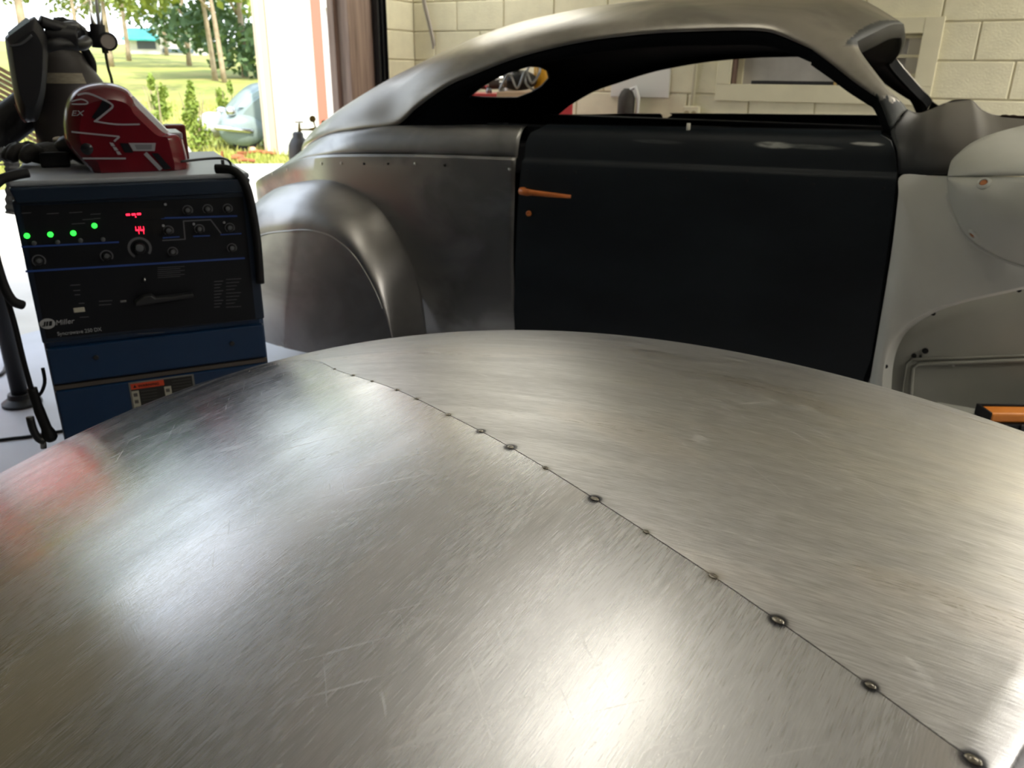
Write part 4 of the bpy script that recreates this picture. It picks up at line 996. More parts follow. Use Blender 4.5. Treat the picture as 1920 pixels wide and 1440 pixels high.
gp = rl(203, 78, DC-.05); dirc = (CP-(gp+Vector((base.x, base.y, 0)))).normalized(); MG = Matrix.Translation(gp) @ dirc.to_track_quat('Z', 'Y').to_matrix().to_4x4()
b = MB(); b.lathe([(.022, -.025), (.026, -.02), (.026, .004), (.022, .006), (.021, .002), (0, .002)], n=24, M=MG); gg = b.build('gauge', M_dgrey, REG, auto=40)
b = MB(); b.lathe([(.020, .0022), (.020, .003), (0, .003)], n=24, M=MG); b.build('dial', mat('gauge dial', '#a39b93', .4), gg)
b = MB(); b.tube(cr([rl(197, 92), rl(198, 100), rl(203, 128), rl(211, 160), rl(222, 260)], 20), .0042, n=8); b.tube([rl(196, 90), rl(198, 100)], .009); b.build('gas_hose', mat('olive hose', '#3c4016', .5), REG, smooth=True)
b = MB(); b.tube(cr([rl(150, 80), rl(163, 100), rl(172, 118), rl(172, 140), rl(160, 152)], 20), .013, n=10); b.build('hose_loop', M_rubber, REG, smooth=True)
# black hood hung on the cylinder
DH = 2.68; hb0 = dz(60, 130, DH); hr = atan2(hb0.y, hb0.x)-pi/2
HOOD = empty('black_hood', tuple(hb0), hr, 'matte black welding hood hanging at the gas cylinder', 'helmet')
hx = Vector((cos(hr), sin(hr), 0)); hyv = Vector((-sin(hr), cos(hr), 0))
def hh(px, py, y=0.):
    d = ray(px, py); o_ = hb0+hyv*y; t = (o_-CP).dot(hyv)/d.dot(hyv); p = CP+d*t-hb0; return Vector((p.dot(hx), y, p.z))
P_ = [(9, 74), (14, 64), (58, 33), (70, 36), (84, 58), (90, 80), (89, 130), (84, 180), (72, 222), (60, 228), (46, 226), (30, 195), (16, 120)]
pf = cr([hh(*q) for q in P_]+[hh(*P_[0])], 60)[:-1]; cxh = sum(p.x for p in pf)/len(pf); czh = sum(p.z for p in pf)/len(pf)
rows = []
for k in range(11):
    t = -1+2*k/10; s_ = .70+.30*sqrt(max(0, 1-abs(t)**3)); rows.append([Vector((cxh+(p.x-cxh)*s_, .02+t*.10, czh+(p.z-czh)*s_)) for p in pf])
b = MB(); b.grid(rows, close=True)
for r in (rows[0], rows[-1]): b.add(r, [tuple(range(len(r)))])
b.build('shell', mat('matte black shell', '#17181d', .42, var=.1, vs=8), HOOD, auto=45)
a, c = hh(19, 68), hh(55, 39); tt = (c-a).normalized(); n_ = Vector((-tt.z, 0, tt.x)); b = MB(); b.prism([(q.x, q.z) for q in (a-n_*.004, c-n_*.004, c+n_*.008, a+n_*.008)], -.06, .10); b.build('lens', mat('pale lens', '#a9bccb', .15), HOOD, bevel=.003)
b = MB(); b.tube(cr([hh(18, 86, -.085), hh(40, 82, -.09), hh(60, 66, -.09)], 10), .003); b.build('lens_rim', M_key, HOOD, smooth=True)
b = MB(); b.tube(cr([hh(75, 40, -.03), hh(100, 48, -.02), hh(120, 52, .0), hh(140, 50, .05)], 16), .016); b.tube(cr([hh(80, 90, -.03), hh(110, 82, -.03), hh(150, 84, .02), hh(162, 78, .06)], 16), .017); b.tube(cr([hh(84, 60), hh(110, 66), hh(145, 70)], 12), .03); b.build('headgear', M_black, HOOD, smooth=True)
b = MB(); b.tube([hh(30, 196, -.02), hh(42, 222, -.03), hh(48, 228, -.02)], .004); b.build('chin_trim', mat('reddish trim', '#7a4a44', .5), HOOD, smooth=True)
# slanted boom
b = MB(); p0, p1 = dz(-270, 452, 2.75), dz(88, 176, 2.95); b.tube([p0, p0.lerp(p1, .5), p1], .055, n=18)
o = b.build('boom_arm', mat('charcoal sleeve', '#1c1c1f', .6), auto=40); tag(o, 'thick charcoal slanted boom arm behind the black hood', 'arm')
b = MB(); q = p0.lerp(p1, .0); b.tube([p0+Vector((0, 0, 0)), Vector((p0.x-.02, p0.y-.02, 0))], .03)
o2 = b.build('boom_post', M_dgrey, o, auto=40)
# ---------- pole stand, electrode holder, floor cable
ps = onZ(42, 757, 0)
PS = empty('pole_stand', tuple(ps), 0, 'dark steel pole on a flared round foot left of the welder', 'stand')
b = MB(); b.lathe([(.075, 0), (.075, .012), (.05, .03), (.045, .05)], n=24); b.build('foot', M_dark, PS, auto=40)
b = MB(); b.tube([(0, 0, .04), (0, 0, 1.25)], .032, n=18); b.build('pole', M_dgrey, PS, smooth=True)
EH = empty('electrode_holder', tuple(wo_+wd*-.05+wn*.02+Vector((0, 0, .55))), WR, 'black electrode holder hanging by its cable at the welder side', 'electrode holder')
def el(px, py, y=.02): p = wl(px, py, y); return Vector((p.x+.05, 0, p.z-.55))
b = MB(); b.tube(cr([el(60, 728), el(72, 765), el(86, 800), el(98, 826)], 14), [.011]*5+[.012]*5+[.015, .016, .015, .01], n=12); b.build('grip', M_rubber, EH, smooth=True)
b = MB(); b.tube(cr([el(56, 782), el(62, 805), el(72, 822), el(84, 828)], 10), .009, n=10); b.build('lever', M_black, EH, smooth=True)
b = MB(); b.tube([el(80, 820), el(82, 840)], .007, n=10); b.build('jaw', M_steel, EH, smooth=True)
b = MB(); b.tube(cr([el(59, 730), el(45, 680), el(28, 610), el(12, 555), el(-12, 470), el(-40, 420)], 24), .006, n=8); b.build('cable', M_rubber, EH, smooth=True)
b = MB(); b.tube(cr([el(68, 745), el(78, 735), el(84, 715), el(80, 690)], 12), .004, n=8); b.build('tether', M_rubber, EH, smooth=True)
b = MB(); b.tube(cr([onZ(-60, 832, .006), onZ(20, 822, .006), onZ(62, 817, .006), onZ(160, 800, .006)], 16), .006, n=8); o = b.build('floor_cable', M_dgrey, smooth=True); tag(o, 'thin grey cable lying across the pale floor near the pole', 'cable')
b = MB(); b.tube(cr([onZ(-60, 700, .008), onZ(2, 702, .008), onZ(14, 650, .008), onZ(16, 560, .008)], 16), .008, n=8); o = b.build('floor_cable', M_dgrey, smooth=True); tag(o, 'dark cable curving over the floor behind the pole stand', 'cable')
# ---------- unseen red tool chest, added by the door for its red reflection in the metal
TC = empty('tool_chest', (-3.62, .80, 0), .1, 'red tool chest beside the garage door opening', 'tool chest')
MB().box((-.22, -.30, .08), (.22, .30, .80)).build('cabinet', M_red, TC, bevel=.01)
for k in range(4):
    dr_ = MB().box((.22, -.27, .12+k*.165), (.235, .27, .12+k*.165+.15)).build('drawer', M_red, TC, bevel=.004)
    MB().box((.235, -.2, .12+k*.165+.11), (.25, .2, .12+k*.165+.125)).build('drawer_pull', M_chrome, dr_, bevel=.003)
for sx in (-.17, .17):
    for sy in (-.25, .25): MB().tube([(sx, sy, 0), (sx, sy, .09)], .035).build('caster', M_rubber, TC)
# red tub trailer added out of view, only for its red reflection in the metal
TT = empty('tub_trailer', (-6.7, 2.25, 0), radians(4), 'red tub trailer parked in the sun outside the garage door', 'trailer')
b = MB(); b.prism([(-.45, .25), (.45, .25), (.58, .95), (-.58, .95)], -.62, .62); b.build('tub', mat('bright red tub', '#c8141f', .4), TT, bevel=.03)
for y in (-.70, .70): b = MB(); b.lathe([(.08, -.06), (.22, -.06), (.24, 0), (.22, .06), (.08, .06)], n=22, M=Matrix.Translation((0, y, .24)) @ Matrix.Rotation(pi/2, 4, 'X')); b.build('wheel', M_rubber, TT, auto=40)
MB().tube([(0, -.70, .24), (0, .70, .24)], .02).build('axle', M_dgrey, TT)
b = MB(); b.tube([(-.4, 0, .25), (-1.1, 0, .22), (-1.15, 0, .0)], .025); b.build('drawbar', M_dgrey, TT)
# ---------- orange tool case under the front fender
a = onY(1831, 757, 2.36); c = a+Vector((.34, 0, 0))
CS = empty('tool_case', tuple(Vector((a.x, a.y, 0))-E2*.065), YAW, 'orange lidded tool case on a dark crate below the front fender', 'tool case')
zt = a.z
wc_ = c.x-a.x
b = MB(); b.box((.008, .004, zt-.03), (wc_-.006, .060, zt-.003)); b.build('lid', mat('orange plastic', '#d9822b', .4, var=.06, vs=9), CS, bevel=.006)
b = MB(); b.box((0, .060, zt-.03), (wc_, .067, zt+.001)); b.box((0, 0, zt-.03), (.008, .067, zt+.001)); b.box((-.01, -.006, zt-.10), (wc_, .067, zt-.03)); b.build('case_body', M_rubber, CS, bevel=.002)
for i in range(3):
    b = MB(); b.box((.03+i*.055, -.012, zt-.075), (.05+i*.055, -.004, zt-.03)); b.build('latch', M_dgrey, CS, bevel=.003)
b = MB(); b.box((-.06, -.03, 0), (c.x-a.x+.1, .10, zt-.10)); b.build('crate', M_dark, CS, bevel=.008)

# ------------------------------------------------------------------ cart with shop gear seen through the car's rear window
DC_ = 5.1
cp = onD(950, 172, DC_); zt = cp.z; CT = empty('work_cart', (cp.x, cp.y, 0), YAW, 'red work cart with wooden top seen through the car rear window', 'cart')
def cw(px, py=172): p = onD(px, py, DC_)-cp; return p.dot(E1)
b = MB(); b.box((cw(862), -.02, .1), (cw(1075), .5, zt-.05)); b.build('cabinet', mat('faded red cart', '#c23c40', .5), CT, bevel=.008)
b = MB(); b.box((cw(932), -.03, zt-.048), (cw(1078), .5, zt)); b.build('top_board', mat('pale plywood', '#bfa183', .7), CT, bevel=.003)
b = MB(); b.box((cw(862), -.03, zt-.048), (cw(932)-.004, .5, zt-.012)); b.build('steel_top', mat('red steel top', '#b8363a', .4), CT, bevel=.003)
for sx in (cw(875), cw(1060)):
    for sy in (.06, .42): MB().tube([(sx, sy, 0), (sx, sy, .11)], .045).build('caster', M_rubber, CT)
def on_cart(name, px, y, label, cat, dz_=0.): return empty(name, tuple(Vector((cp.x, cp.y, zt+dz_))+E1*cw(px)+E2*y), YAW, label, cat)
o = on_cart('air_tool', 925, .12, 'chrome ringed dark air tool lying on the red work cart', 'tool', -.012)
b = MB(); b.tube([(-.055, 0, .05), (-.03, 0, .052)], .034, n=16); b.build('collar', M_chrome, o, auto=40); b = MB(); b.tube([(.035, 0, .058), (.06, 0, .06)], .042, n=16); b.build('collar', M_chrome, o, auto=40)
b = MB(); b.tube([(-.13, 0, .045), (-.05, 0, .05), (.06, 0, .06), (.08, 0, .06)], [.018, .028, .032, .02], n=16); b.build('barrel', mat('brown barrel', '#4a3d35', .4), o, auto=40)
for x in (-.03, .05): b = MB(); b.lathe([(.018, 0), (.02, .015), (.012, .03)], n=12, M=Matrix.Translation((x, -.04, 0))); b.build('foot', M_steel, o)
o = on_cart('pump_body', 972, .24, 'black rounded pump block on the middle of the red work cart', 'pump')
b = MB(); b.blob((0, 0, .065), (.12, .09, .062), n=3); b.build('housing', M_dark, o, smooth=True)
b = MB(); b.tube([(-.09, 0, .05), (-.09, 0, .13)], .022, n=12); b.tube([(-.03, -.02, .12), (.0, -.02, .20)], .03, n=12); b.build('chrome_port', M_chrome, o, smooth=True)
o = on_cart('steel_lead', 985, .06, 'tangle of grey braided lead in front of the black pump', 'lead')
b = MB(); b.tube(cr([(-.16, 0, .008), (-.10, .0, .10), (-.05, -.01, .02), (.0, 0, .12), (.04, -.01, .05), (.09, 0, .13), (.03, .01, .16), (.0, 0, .06), (.06, -.02, .01), (.14, 0, .02)], 60), .007, n=7); b.build('braid', M_steel, o, smooth=True)
o = on_cart('white_bottle', 953, .40, 'white bottle standing behind the pump on the red work cart', 'bottle')
b = MB(); b.lathe([(.04, 0), (.042, .01), (.042, .14), (.02, .18), (.02, .21), (0, .21)]); b.build('bottle_body', M_white, o, auto=50); b = MB(); b.lathe([(.022, .205), (.022, .235), (0, .236)]); b.build('cap', M_black, o, auto=50)
o = on_cart('yellow_can', 1022, .30, 'yellow can standing at the right end of the red work cart', 'can')
b = MB(); b.lathe([(.062, 0), (.065, .01), (.065, .17), (.05, .19), (.02, .2), (.02, .22), (0, .22)]); b.build('can_body', mat('yellow can', '#c9951c', .4), o, auto=50)
b = MB(); b.tube(cr([(-.02, 0, .215), (0, 0, .25), (.03, 0, .215)], 10), .006); b.build('can_handle', M_dark, o, smooth=True)

# ------------------------------------------------------------------ outdoors
def gz(x, y):
    d = hypot(x-XL, y-2.5); t = max(0, d-11)
    return -.03+(.045*t*t/(t+10) if t > 0 else 0)
M_grass = mat('meadow', '#7b8636', .9, col2='#99924c', vs=.45, bump=.5, bs=8)
rows = []
for i in range(46):
    r = .02+150*(i/45)**1.9; rows.append([Vector((XL-.3-r*cos(t), 2.5+r*sin(t), gz(XL-.3-r*cos(t), 2.5+r*sin(t))-(.02 if i < 14 else 0))) for t in [radians(-80+170*k/60) for k in range(61)]])
o = MB().grid(rows).build('ground', M_grass, smooth=True); tag(o, kind='structure')
ap = MB()
poly = [(XL-.2, -2), (XL-.2, 6.5), (-8.6, 9.4), (-9.2, 9.6), (-10.3, 8.6), (-10.2, 6.2), (-9.0, 2.5), (-7.5, -2)]
ap.add([Vector((x, y, -.002)) for x, y in poly]+[Vector((x, y, -.1)) for x, y in poly], [tuple(range(8)), tuple(range(15, 7, -1))]+[(i, i+8, (i+1) % 8+8, (i+1) % 8) for i in range(8)])
o = ap.build('floor_apron', M_apron); tag(o, kind='structure')
# blades of grass on the near meadow
gm = []; gf = []
rg = random.Random(3)
for i in range(9000):
    d = 13.4+18*rg.random()**1.4; az = radians(rg.uniform(-66, -42)); x, y = sin(az)*d, cos(az)*d; z = gz(x, y)
    h = rg.uniform(.05, .16); w = rg.uniform(.01, .03); a = rg.uniform(0, pi); lx, ly = rg.uniform(-.06, .06), rg.uniform(-.06, .06); k = len(gm)
    gm += [(x-w*cos(a), y-w*sin(a), z-.01), (x+w*cos(a), y+w*sin(a), z-.01), (x+lx, y+ly, z+h)]; gf.append((k, k+1, k+2))
o = pydata('grass', gm, gf, mat('grass blades', '#98a044', .8, col2='#aba45f', vs=.6)); tag(o, 'short sunlit grass blades of the meadow beyond the garage door', 'grass', kind='stuff')
M_leafA = mat('sunny leaves', '#828e35', .7, col2='#5e6f29', vs=1.2); M_leafB = mat('dark leaves', '#5c7546', .7, col2='#405a35', vs=1.0); M_leafC = mat('shrub leaves', '#6b8226', .7, col2='#8a993d', vs=6)
M_bark = mat('pale bark', '#8d7b62', .9, col2='#b4a287', vs=3, bump=.3)
for m_ in (M_leafA, M_leafB, M_leafC):
    b_ = m_.node_tree.nodes['Principled BSDF']; b_.inputs['Transmission Weight'].default_value = .0
def leaves(rg, spots, n, size, m, parent, name='foliage'):
    v = []; f = []
    for (c, r) in spots:
        for i in range(n):
            u = Vector((rg.gauss(0, 1), rg.gauss(0, 1), rg.gauss(0, 1))).normalized()*(rg.random()**.45)
            p = Vector(c)+Vector((u.x*r[0], u.y*r[1], u.z*r[2])); a = Vector((rg.gauss(0, 1), rg.gauss(0, 1), rg.gauss(0, 1))).normalized(); b_ = a.orthogonal().normalized()
            s_ = size*rg.uniform(.6, 1.3); k = len(v); v += [p-a*s_*.5, p+b_*s_*.28, p+a*s_*.5, p-b_*s_*.28]; f.append((k, k+1, k+2, k+3))
    o = pydata(name, v, f, m, parent); return o
def tree(px, d, h, wid, m, label, seed, group=None, lean=0., cz=.62, n=260, leafs=.5, trunk=.2, nsp=9, low=.3):
    rg = random.Random(seed); b0 = onD(px, 100, d); z = gz(b0.x, b0.y)
    T = empty('tree', (b0.x, b0.y, z-.1), 0, label, 'tree', group)
    b = MB(); top = Vector((lean*h, lean*.4*h, h*.8)); pts = [Vector((0, 0, 0)), top*.3+Vector((.1, 0, 0)), top*.6, top]
    b.tube(cr(pts, 10), [trunk*(1-.8*i/9) for i in range(10)], n=9)
    for i in range(6):
        t = rg.uniform(.3, .8); s0 = top*t; e_ = s0+Vector((rg.uniform(-1, 1)*wid*.5, rg.uniform(-1, 1)*wid*.4, rg.uniform(.1, .25)*h)); b.tube([s0, (s0+e_)/2+Vector((0, 0, .2)), e_], [trunk*.4, trunk*.25, trunk*.08], n=6)
    b.build('trunk', M_bark, T, smooth=True)
    sp = []
    for i in range(nsp):
        t = rg.uniform(low, 1.0); k = sin(pi*min(1, .25+t*.75)); c = top*t*1.05+Vector((rg.uniform(-1, 1)*wid*.45*k, rg.uniform(-1, 1)*wid*.4*k, 0)); sp.append((c, (wid*.28, wid*.28, h*.11)))
    leaves(rg, sp, n, leafs, m, T); return T
tree(50, 38, 13.5, 11, M_leafA, 'broad yellow green tree overhanging the hill at the left edge', 1, low=.45, n=330)
tree(205, 62, 14, 9, M_leafA, 'light green tree left of the teal roofed house', 2, low=.25)
tree(240, 74, 16, 9, M_leafB, 'dark green tree directly left of the teal roofed house', 3, low=.3)
tree(312, 92, 17, 11, M_leafB, 'blue green tree standing behind the teal roofed house', 4, low=.25)
tree(352, 66, 14, 9, M_leafB, 'dense green tree right of the teal roofed house', 5, low=.2)
tree(398, 46, 13, 6, M_leafA, 'slender pale trunked tree on the hillside, left of two', 6, lean=-.05, trunk=.15, low=.35, n=200)
tree(415, 44, 13, 6, M_leafA, 'slender leaning pale trunked tree on the hillside, right of two', 7, lean=-.06, trunk=.14, low=.4, n=200)
tree(455, 50, 13, 9, M_leafB, 'leafy green tree at the edge of the white shed', 8, low=.08, n=420, nsp=13)
tree(150, 85, 15, 10, M_leafA, 'distant pale tree beyond the gas cylinder', 9, low=.3)
for k_, (px_, d_) in enumerate(((-420, 26), (-680, 24), (-1050, 22))):  # unseen trees, added to cover bright sky in the panel's reflection
    tree(px_, d_, 8, 9, M_leafA, ['broad yellow green tree just outside the frame, left of the meadow', 'broad yellow green tree left of the meadow, second from the frame', 'broad yellow green tree left of the meadow, farthest from the frame'][k_], 40+k_, low=.05, nsp=12, n=220, leafs=.6)
def shrub(px, d, h, w, label, seed):
    rg = random.Random(seed); p = onD(px, 230, d); z = gz(p.x, p.y); S = empty('shrub', (p.x, p.y, z), 0, label, 'shrub', 'young shrubs on the meadow')
    b = MB()
    for i in range(5): a = rg.uniform(0, 6.28); b.tube([(0, 0, 0), (cos(a)*w*.2, sin(a)*w*.2, h*.5), (cos(a)*w*.35, sin(a)*w*.35, h*.9)], [.025, .015, .006], n=5)
    b.build('stems', M_bark, S)
    leaves(rg, [((rg.uniform(-.2, .2)*w, rg.uniform(-.2, .2)*w, h*(.10+.85*i/7)), (w*.42*(1.1-i/8), w*.42*(1.1-i/8), h*.12)) for i in range(8)], 130, .075, M_leafC, S)
shrub(300, 15.5, 1.25, .62, 'bushy yellow green shrub nearest the red helmet', 11)
shrub(366, 16.2, 1.15, .6, 'upright yellow green shrub in the middle of three', 12)
shrub(428, 18.5, 1.1, .6, 'yellow green shrub beside the parked blue grey car', 13)
# far house with teal roof
hp_ = onD(302, 55, 95); hz = gz(hp_.x, hp_.y); HZ = 1.30-0
HS = empty('house', (hp_.x, hp_.y, hz), YAW+radians(16), 'small white house with a teal roof on the hill', 'house')
sc_ = 95/1530
def hs(px, py): return ((px-302)*sc_, (55-py)*sc_+.0)
M_hw = mat('white house wall', '#d9d4c8', .8)
x0, x1 = hs(246, 0)[0], hs(296, 0)[0]; zr0, zr1 = hs(0, 33)[1], hs(0, 16)[1]
b = MB(); b.box((x0, 0, -1), (x1, 5, zr0)); b.prism([(x1-.2, -1), (x1+4.4, -1), (x1+4.4, 1.1), (x1-.2, 2.6)], .5, 5); b.build('wall', M_hw, HS)
b = MB(); b.add([Vector(p) for p in ((x0-.3, -.6, zr0-.1), (x1+.2, -.6, zr0-.1), (x1-.3, 2.4, zr1), (x0, 2.4, zr1), (x0-.3, -.6, zr0+.05), (x1+.2, -.6, zr0+.05), (x1-.3, 2.4, zr1+.15), (x0, 2.4, zr1+.15), (x0-.3, 5.4, zr0), (x1+.2, 5.4, zr0))], [(0, 1, 2, 3), (4, 5, 6, 7), (0, 1, 5, 4), (1, 2, 6, 5), (2, 3, 7, 6), (3, 0, 4, 7), (3, 2, 9, 8)]); b.build('roof', mat('teal roof', '#3fb0a6', .5), HS)
for px in (262, 276): a = hs(px, 0)[0]; MB().box((a, -.04, .5), (a+.9, .02, 1.5)).build('window', mat('dark pane', '#4a4f52', .3), HS)
b = MB(); b.box((x1+.2, .42, .2), (x1+3.2, .5, .6)); b.build('porch_rail', mat('slate', '#5c6c74', .7), HS)
# white shed beyond the apron
gp_ = onZ(505, 287, 0.0); sdir = Vector((cos(YAW-radians(12)), sin(YAW-radians(12)), 0)); SHD = empty('shed', (gp_.x, gp_.y, 0), YAW-radians(12), 'white metal shed with salmon door post beside the meadow', 'shed')
sn = Vector((-sdir.y, sdir.x, 0))
def sl_(px, py, y=0.):
    d = ray(px, py); o_ = gp_+sn*y; t = (o_-CP).dot(sn)/d.dot(sn); p = CP+d*t-gp_; return Vector((p.dot(sdir), y, p.z))
xa, xb = 0.02, sl_(592, 120).x; HT = 4.2
M_sid = mat('white siding', '#e6e4dc', .5); M_sal = mat('salmon post', '#c9705c', .6); M_tan = mat('tan trim', '#bfae98', .6)
b = MB()
n_ = 9
for i in range(n_):
    u0 = xa+.16+(xb-xa-.16)*i/n_; u1 = xa+.16+(xb-xa-.16)*(i+1)/n_-.006; pb = MB(); pb.box((u0, 0, -.02), (u1, .03, HT)); pb.build('siding_panel', M_sid, SHD, bevel=.004, seg=1)
xl_ = sl_(488, 120).x
MB().box((xl_, -.02, -.02), (xa+.02, .06, HT)).build('corner_board', M_sid, SHD); MB().box((xa+.02, -.025, -.02), (xa+.14, .05, HT)).build('corner_trim', M_tan, SHD, bevel=.004); MB().box((xl_-.09, .03, -.02), (xl_, .10, HT)).build('edge_trim', M_tan, SHD, bevel=.004)
MB().box((xb, -.05, -.02), (xb+.17, .12, HT)).build('door_post', M_sal, SHD, bevel=.006); MB().box((xb+.17, -.03, -.02), (xb+.25, .10, HT)).build('door_jamb', mat('pale lilac jamb', '#d9d3d8', .6), SHD, bevel=.004)
MB().box((xb+.25, -.05, sl_(630, 15).z), (xb+2.6, .1, HT)).build('fascia', M_sid, SHD, bevel=.004)
MB().box((xb+.2, .55, -.02), (xb+3.2, .65, HT)).build('bay_wall', mat('beige bay wall', '#b3a68f', .8), SHD)
a = sl_(630, 103, .5); MB().box((xb+.2, .48, a.z-.03), (xb+3.2, .55, a.z+.05)).build('girt', mat('maroon girt', '#5d2a2c', .6), SHD)
MB().box((xa, .65, -.02), (xb+3.2, .9, HT)).build('rear_wall', M_sid, SHD); MB().box((xl_-.3, -.4, HT), (xb+3.4, 1.1, HT+.12)).build('roof', M_tan, SHD)
q = sl_(634, 226, .35); q2 = sl_(636, 202, .35); gw = gp_+sdir*q.x+sn*.3
o = MB().box((-.14, 0, 0), (.14, .10, q2.z+.02)).build('green_bag', mat('green bag', '#2f8a5c', .5, col2='#8aa040', vs=9), bevel=.03); o.location = (gw.x, gw.y, 0); o.rotation_euler = (0, 0, YAW); tag(o, 'green and yellow bag standing against the shed wall', 'bag')
q = sl_(661, 225, .3); q2 = sl_(661, 186, .3); gw = gp_+sdir*q.x+sn*.2; b = MB(); b.tube(cr([(-.12, 0, 0), (-.13, 0, q2.z-.15), (0, 0, q2.z), (.13, 0, q2.z-.15), (.12, 0, 0)], 24), .035, n=10); o = b.build('grey_hoop', mat('grey pipe', '#8d8785', .5), smooth=True); o.location = (gw.x, gw.y, 0); o.rotation_euler = (0, 0, YAW); tag(o, 'grey pipe hoop by the shed wall next to the wooden post', 'hoop')
# parked vintage car on the grass
pc = onD(452, 245, 16); PCZ = gz(pc.x, pc.y); PR = YAW+radians(25)
PC = empty('parked_car', (pc.x, pc.y, PCZ), PR, 'pale blue grey vintage car parked on the grass by the shed', 'car')
M_pc = mat('faded blue grey paint', '#84928f', .3, var=.08, vs=3); M_pg = mat('car glass', '#a9bcc0', .1)
def cl(px, py, y=0.):
    xd = Vector((cos(PR), sin(PR), 0)); yd = Vector((-sin(PR), cos(PR), 0)); o_ = Vector((pc.x, pc.y, PCZ))+yd*y; d = ray(px, py); t = (o_-CP).dot(yd)/d.dot(yd); p = CP+d*t-Vector((pc.x, pc.y, PCZ)); return Vector((p.dot(xd), y, p.z))
SP = [cl(*q) for q in [(410, 240), (414, 225), (428, 214), (446, 190), (466, 170), (486, 158), (520, 154), (560, 160), (600, 190), (625, 215), (632, 240)]]
pf = cr(SP, 40); base_z = .22
rows = []
for k in range(9):
    t = -1+2*k/8; s_ = .78+.22*sqrt(max(0, 1-abs(t)**2.6)); cx_ = sum(p.x for p in pf)/40; rows.append([Vector((cx_+(p.x-cx_)*s_, .8+t*.8, base_z+max(0, p.z-base_z)*s_)) for p in pf])
b = MB(); b.grid(rows)
for r in (rows[0], rows[-1]): b.add(r, [tuple(range(len(r)))])
b.build('body', M_pc, PC, auto=60)
gl = [cl(*q, y=-.0) for q in [(446, 202), (468, 178), (486, 168), (500, 168), (500, 204)]]; b = MB(); b.prism([(p.x, p.z) for p in gl], .05, .12); b.build('side_window', M_pg, PC, bevel=.01)
gl = [cl(*q) for q in [(440, 206), (460, 184), (462, 186), (442, 208)]]
b = MB(); b.blob((cl(455, 240).x, .06, .36), (.42, .20, .30), n=3); b.build('front_wing', M_pc, PC, smooth=True)
b = MB(); b.blob((cl(404, 220).x, .9, .42), (.28, .3, .24), n=3); b.build('white_wing', M_white, PC, smooth=True)
for px, y in ((433, .0), (415, .9)):
    p = cl(px, 209, y); b = MB(); b.blob((p.x, y, p.z), (.10, .09, .09), n=2); b.build('headlight', M_chrome, PC, smooth=True)
p0, p1 = cl(402, 239, -.12), cl(474, 246, -.12); b = MB(); b.tube(cr([p0, p0.lerp(p1, .5)+Vector((0, -.05, 0)), p1], 10), .045, n=10); b.build('bumper', M_chrome, PC, smooth=True)
for x, y in ((cl(458, 240).x, .05), (cl(590, 240).x, .05), (cl(458, 240).x, 1.5), (cl(590, 240).x, 1.5)):
    b = MB(); b.lathe([(.15, -.08), (.29, -.08), (.30, 0), (.29, .08), (.15, .08)], n=20, M=Matrix.Translation((x, y, .30)) @ Matrix.Rotation(pi/2, 4, 'X')); b.build('wheel', M_rubber, PC, auto=40)
p = onD(331, 238, 14.2); b = MB(); b.lathe([(.17, 0), (.18, .05), (.17, .16), (.13, .25), (.06, .29), (0, .30)], n=24); o = b.build('white_drum', mat('white dome', '#e4e2da', .5), smooth=True); o.location = (p.x, p.y, gz(p.x, p.y)); tag(o, 'small white domed drum on the grass behind the tin', 'drum')
# rusty scrap on the apron
rg = random.Random(21); M_rust = mat('rusty scrap', '#a9653a', .9, col2='#7c4a30', vs=9); M_paleS = mat('pale scrap', '#c9a184', .8)
SCR = [(432, 299, 'bent rusty bracket lying nearest the welder handle', .26), (447, 303, 'flat rusty plate lying below the bracket', .24), (462, 306, 'long low rusty strip at the front of the scrap', .26), (455, 295, 'dark hollow rusty cup among the scrap', .15), (488, 290, 'long orange rusty bar lying toward the shed', .42), (505, 292, 'short rusty bar closest to the shed corner', .22), (475, 288, 'pale knobbly scrap lump near the grass edge', .14), (520, 283, 'pale pinkish block at the foot of the shed trim', .14)]
for i, (px, py, lab, s_) in enumerate(SCR):
    p = onZ(px, py, 0); b = MB(); h = .05+.04*rg.random()
    if i in (4, 5, 2): b.tube(cr([(-s_/2, 0, .03), (-.05, .03, .05), (s_/2, .01, .03)], 8), .028, n=7)
    elif i == 3: b.lathe([(.05, 0), (.08, .02), (.09, .09), (.075, .09), (.06, .02), (0, .02)], n=12)
    elif i == 0: b.box((-s_/2, -.05, 0), (s_/2, .05, .02)); b.box((-s_/2, -.05, 0), (-s_/2+.02, .05, .13)); b.box((s_/2-.05, -.05, 0), (s_/2, .05, .07))
    else: b.blob((0, 0, h*.8), (s_/2, s_/3, h*.8), n=2, rough=.25)
    o = b.build('scrap_metal', M_rust if i not in (6, 7) else M_paleS); o.location = (p.x, p.y, 0); o.rotation_euler = (0, 0, YAW+rg.uniform(-.3, .3)); tag(o, lab, 'scrap', 'rusty scrap on the apron')
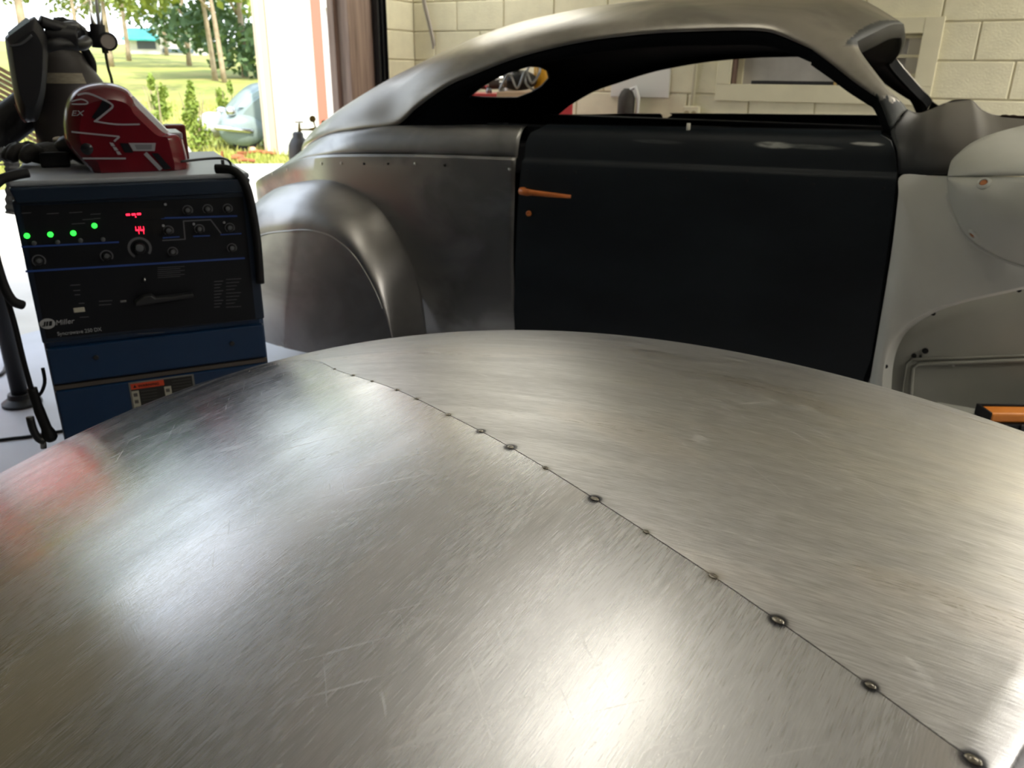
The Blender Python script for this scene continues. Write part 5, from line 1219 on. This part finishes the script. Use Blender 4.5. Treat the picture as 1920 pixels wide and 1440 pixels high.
# small brass topped cylinder outside
gp2 = onD(560, 270, 7.0); GZ = lambda y: onD(560, y, 7.0).z
G2 = empty('acetylene_cylinder', (gp2.x, gp2.y, 0), 0, 'small dark gas cylinder with brass gauges behind the coupe tail', 'gas cylinder')
b = MB(); b.lathe([(.085, 0), (.088, .02), (.088, GZ(284)), (.082, GZ(272)), (.062, GZ(262)), (.045, GZ(257)), (.043, GZ(250)), (.03, GZ(247)), (0, GZ(247))], n=24); b.build('bottle', mat('grey brown cylinder', '#332d28', .5, var=.2, vs=9), G2, auto=50)
def g2(px, py): p = onD(px, py, 7.0); return Vector((p.x-gp2.x, p.y-gp2.y, p.z))
b = MB(); b.tube([g2(562, 250), g2(561, 240), g2(561, 231)], [.016, .011, .009]); b.tube([g2(553, 229), g2(569, 229)], .006); b.build('valve', M_brass, G2, smooth=True)
b = MB(); b.tube([g2(561, 243), g2(578, 243), g2(592, 242)], [.008, .008, .018]); b.tube([g2(592, 242), g2(598, 240), g2(606, 234)], .008); b.tube([g2(592, 240), g2(587, 226)], .007); b.tube([g2(592, 242), g2(596, 250)], .008); b.build('regulator', M_brass, G2, smooth=True)
for px, py in ((586, 223), (608, 231)):
    p = g2(px, py); MG = Matrix.Translation(p) @ (CP-p-Vector((gp2.x, gp2.y, 0))).normalized().to_track_quat('Z', 'Y').to_matrix().to_4x4(); b = MB(); b.lathe([(.024, -.02), (.027, -.01), (.027, .008), (.023, .010), (.022, .006), (0, .006)], n=20, M=MG); b.build('gauge', M_brass, G2, auto=40)
# slatted ramp and wire panel left of the hood
RP = onD(8, 160, 5.2); RM = empty('slatted_ramp', tuple(RP), YAW+.9, 'tan slatted ramp partly hidden by the black hood', 'ramp')
for k in range(11):
    MB().box((-.35, -.012, -.20+k*.026), (.30, .012, -.20+k*.026+.016)).build('slat', mat('tan slat', '#a58a6c', .8) if k == 0 else bpy.data.materials['tan slat'], RM).rotation_euler = (0, .55, 0)
for x in (-.3, .25): MB().box((x, .012, -RP.z-.02), (x+.04, .05, .1)).build('leg', M_dgrey, RM)
WP = onD(48, 262, 4.6); WM = empty('wire_panel', (WP.x, WP.y, 0), YAW+.7, 'thin wire mesh panel standing below the slanted boom arm', 'mesh panel')
M_wire = mat('galvanised wire', '#b9b48c', .5, metal=.3)
for k in range(26): MB().tube([(-.22+k*.018, 0, onD(48, 306, 4.6).z), (-.22+k*.018, 0, onD(48, 222, 4.6).z)], .0022, n=5).build('wire', M_wire, WM)
for x in (.06, .23): MB().tube([(x, 0, 0), (x, 0, onD(48, 222, 4.6).z)], .008, n=6).build('post', M_wire, WM)
for zz_ in (onD(48, 306, 4.6).z, onD(48, 222, 4.6).z): MB().tube([(-.24, 0, zz_), (.25, 0, zz_)], .006, n=6).build('rail', M_wire, WM)
b = MB(); b.tube(cr([wl(-30, 292, .7), wl(0, 290, .7), wl(18, 292, .7), wl(24, 330, .68), wl(24, 400, .68)], 40), [.017+.004*(i % 2) for i in range(40)], n=12); o = b.build('ribbed_hose', mat('grey ribbed hose', '#8b8d92', .5), smooth=False); o.location = wo_; o.rotation_euler = (0, 0, WR); tag(o, 'grey ribbed hose behind the upper corner of the welder', 'hose')
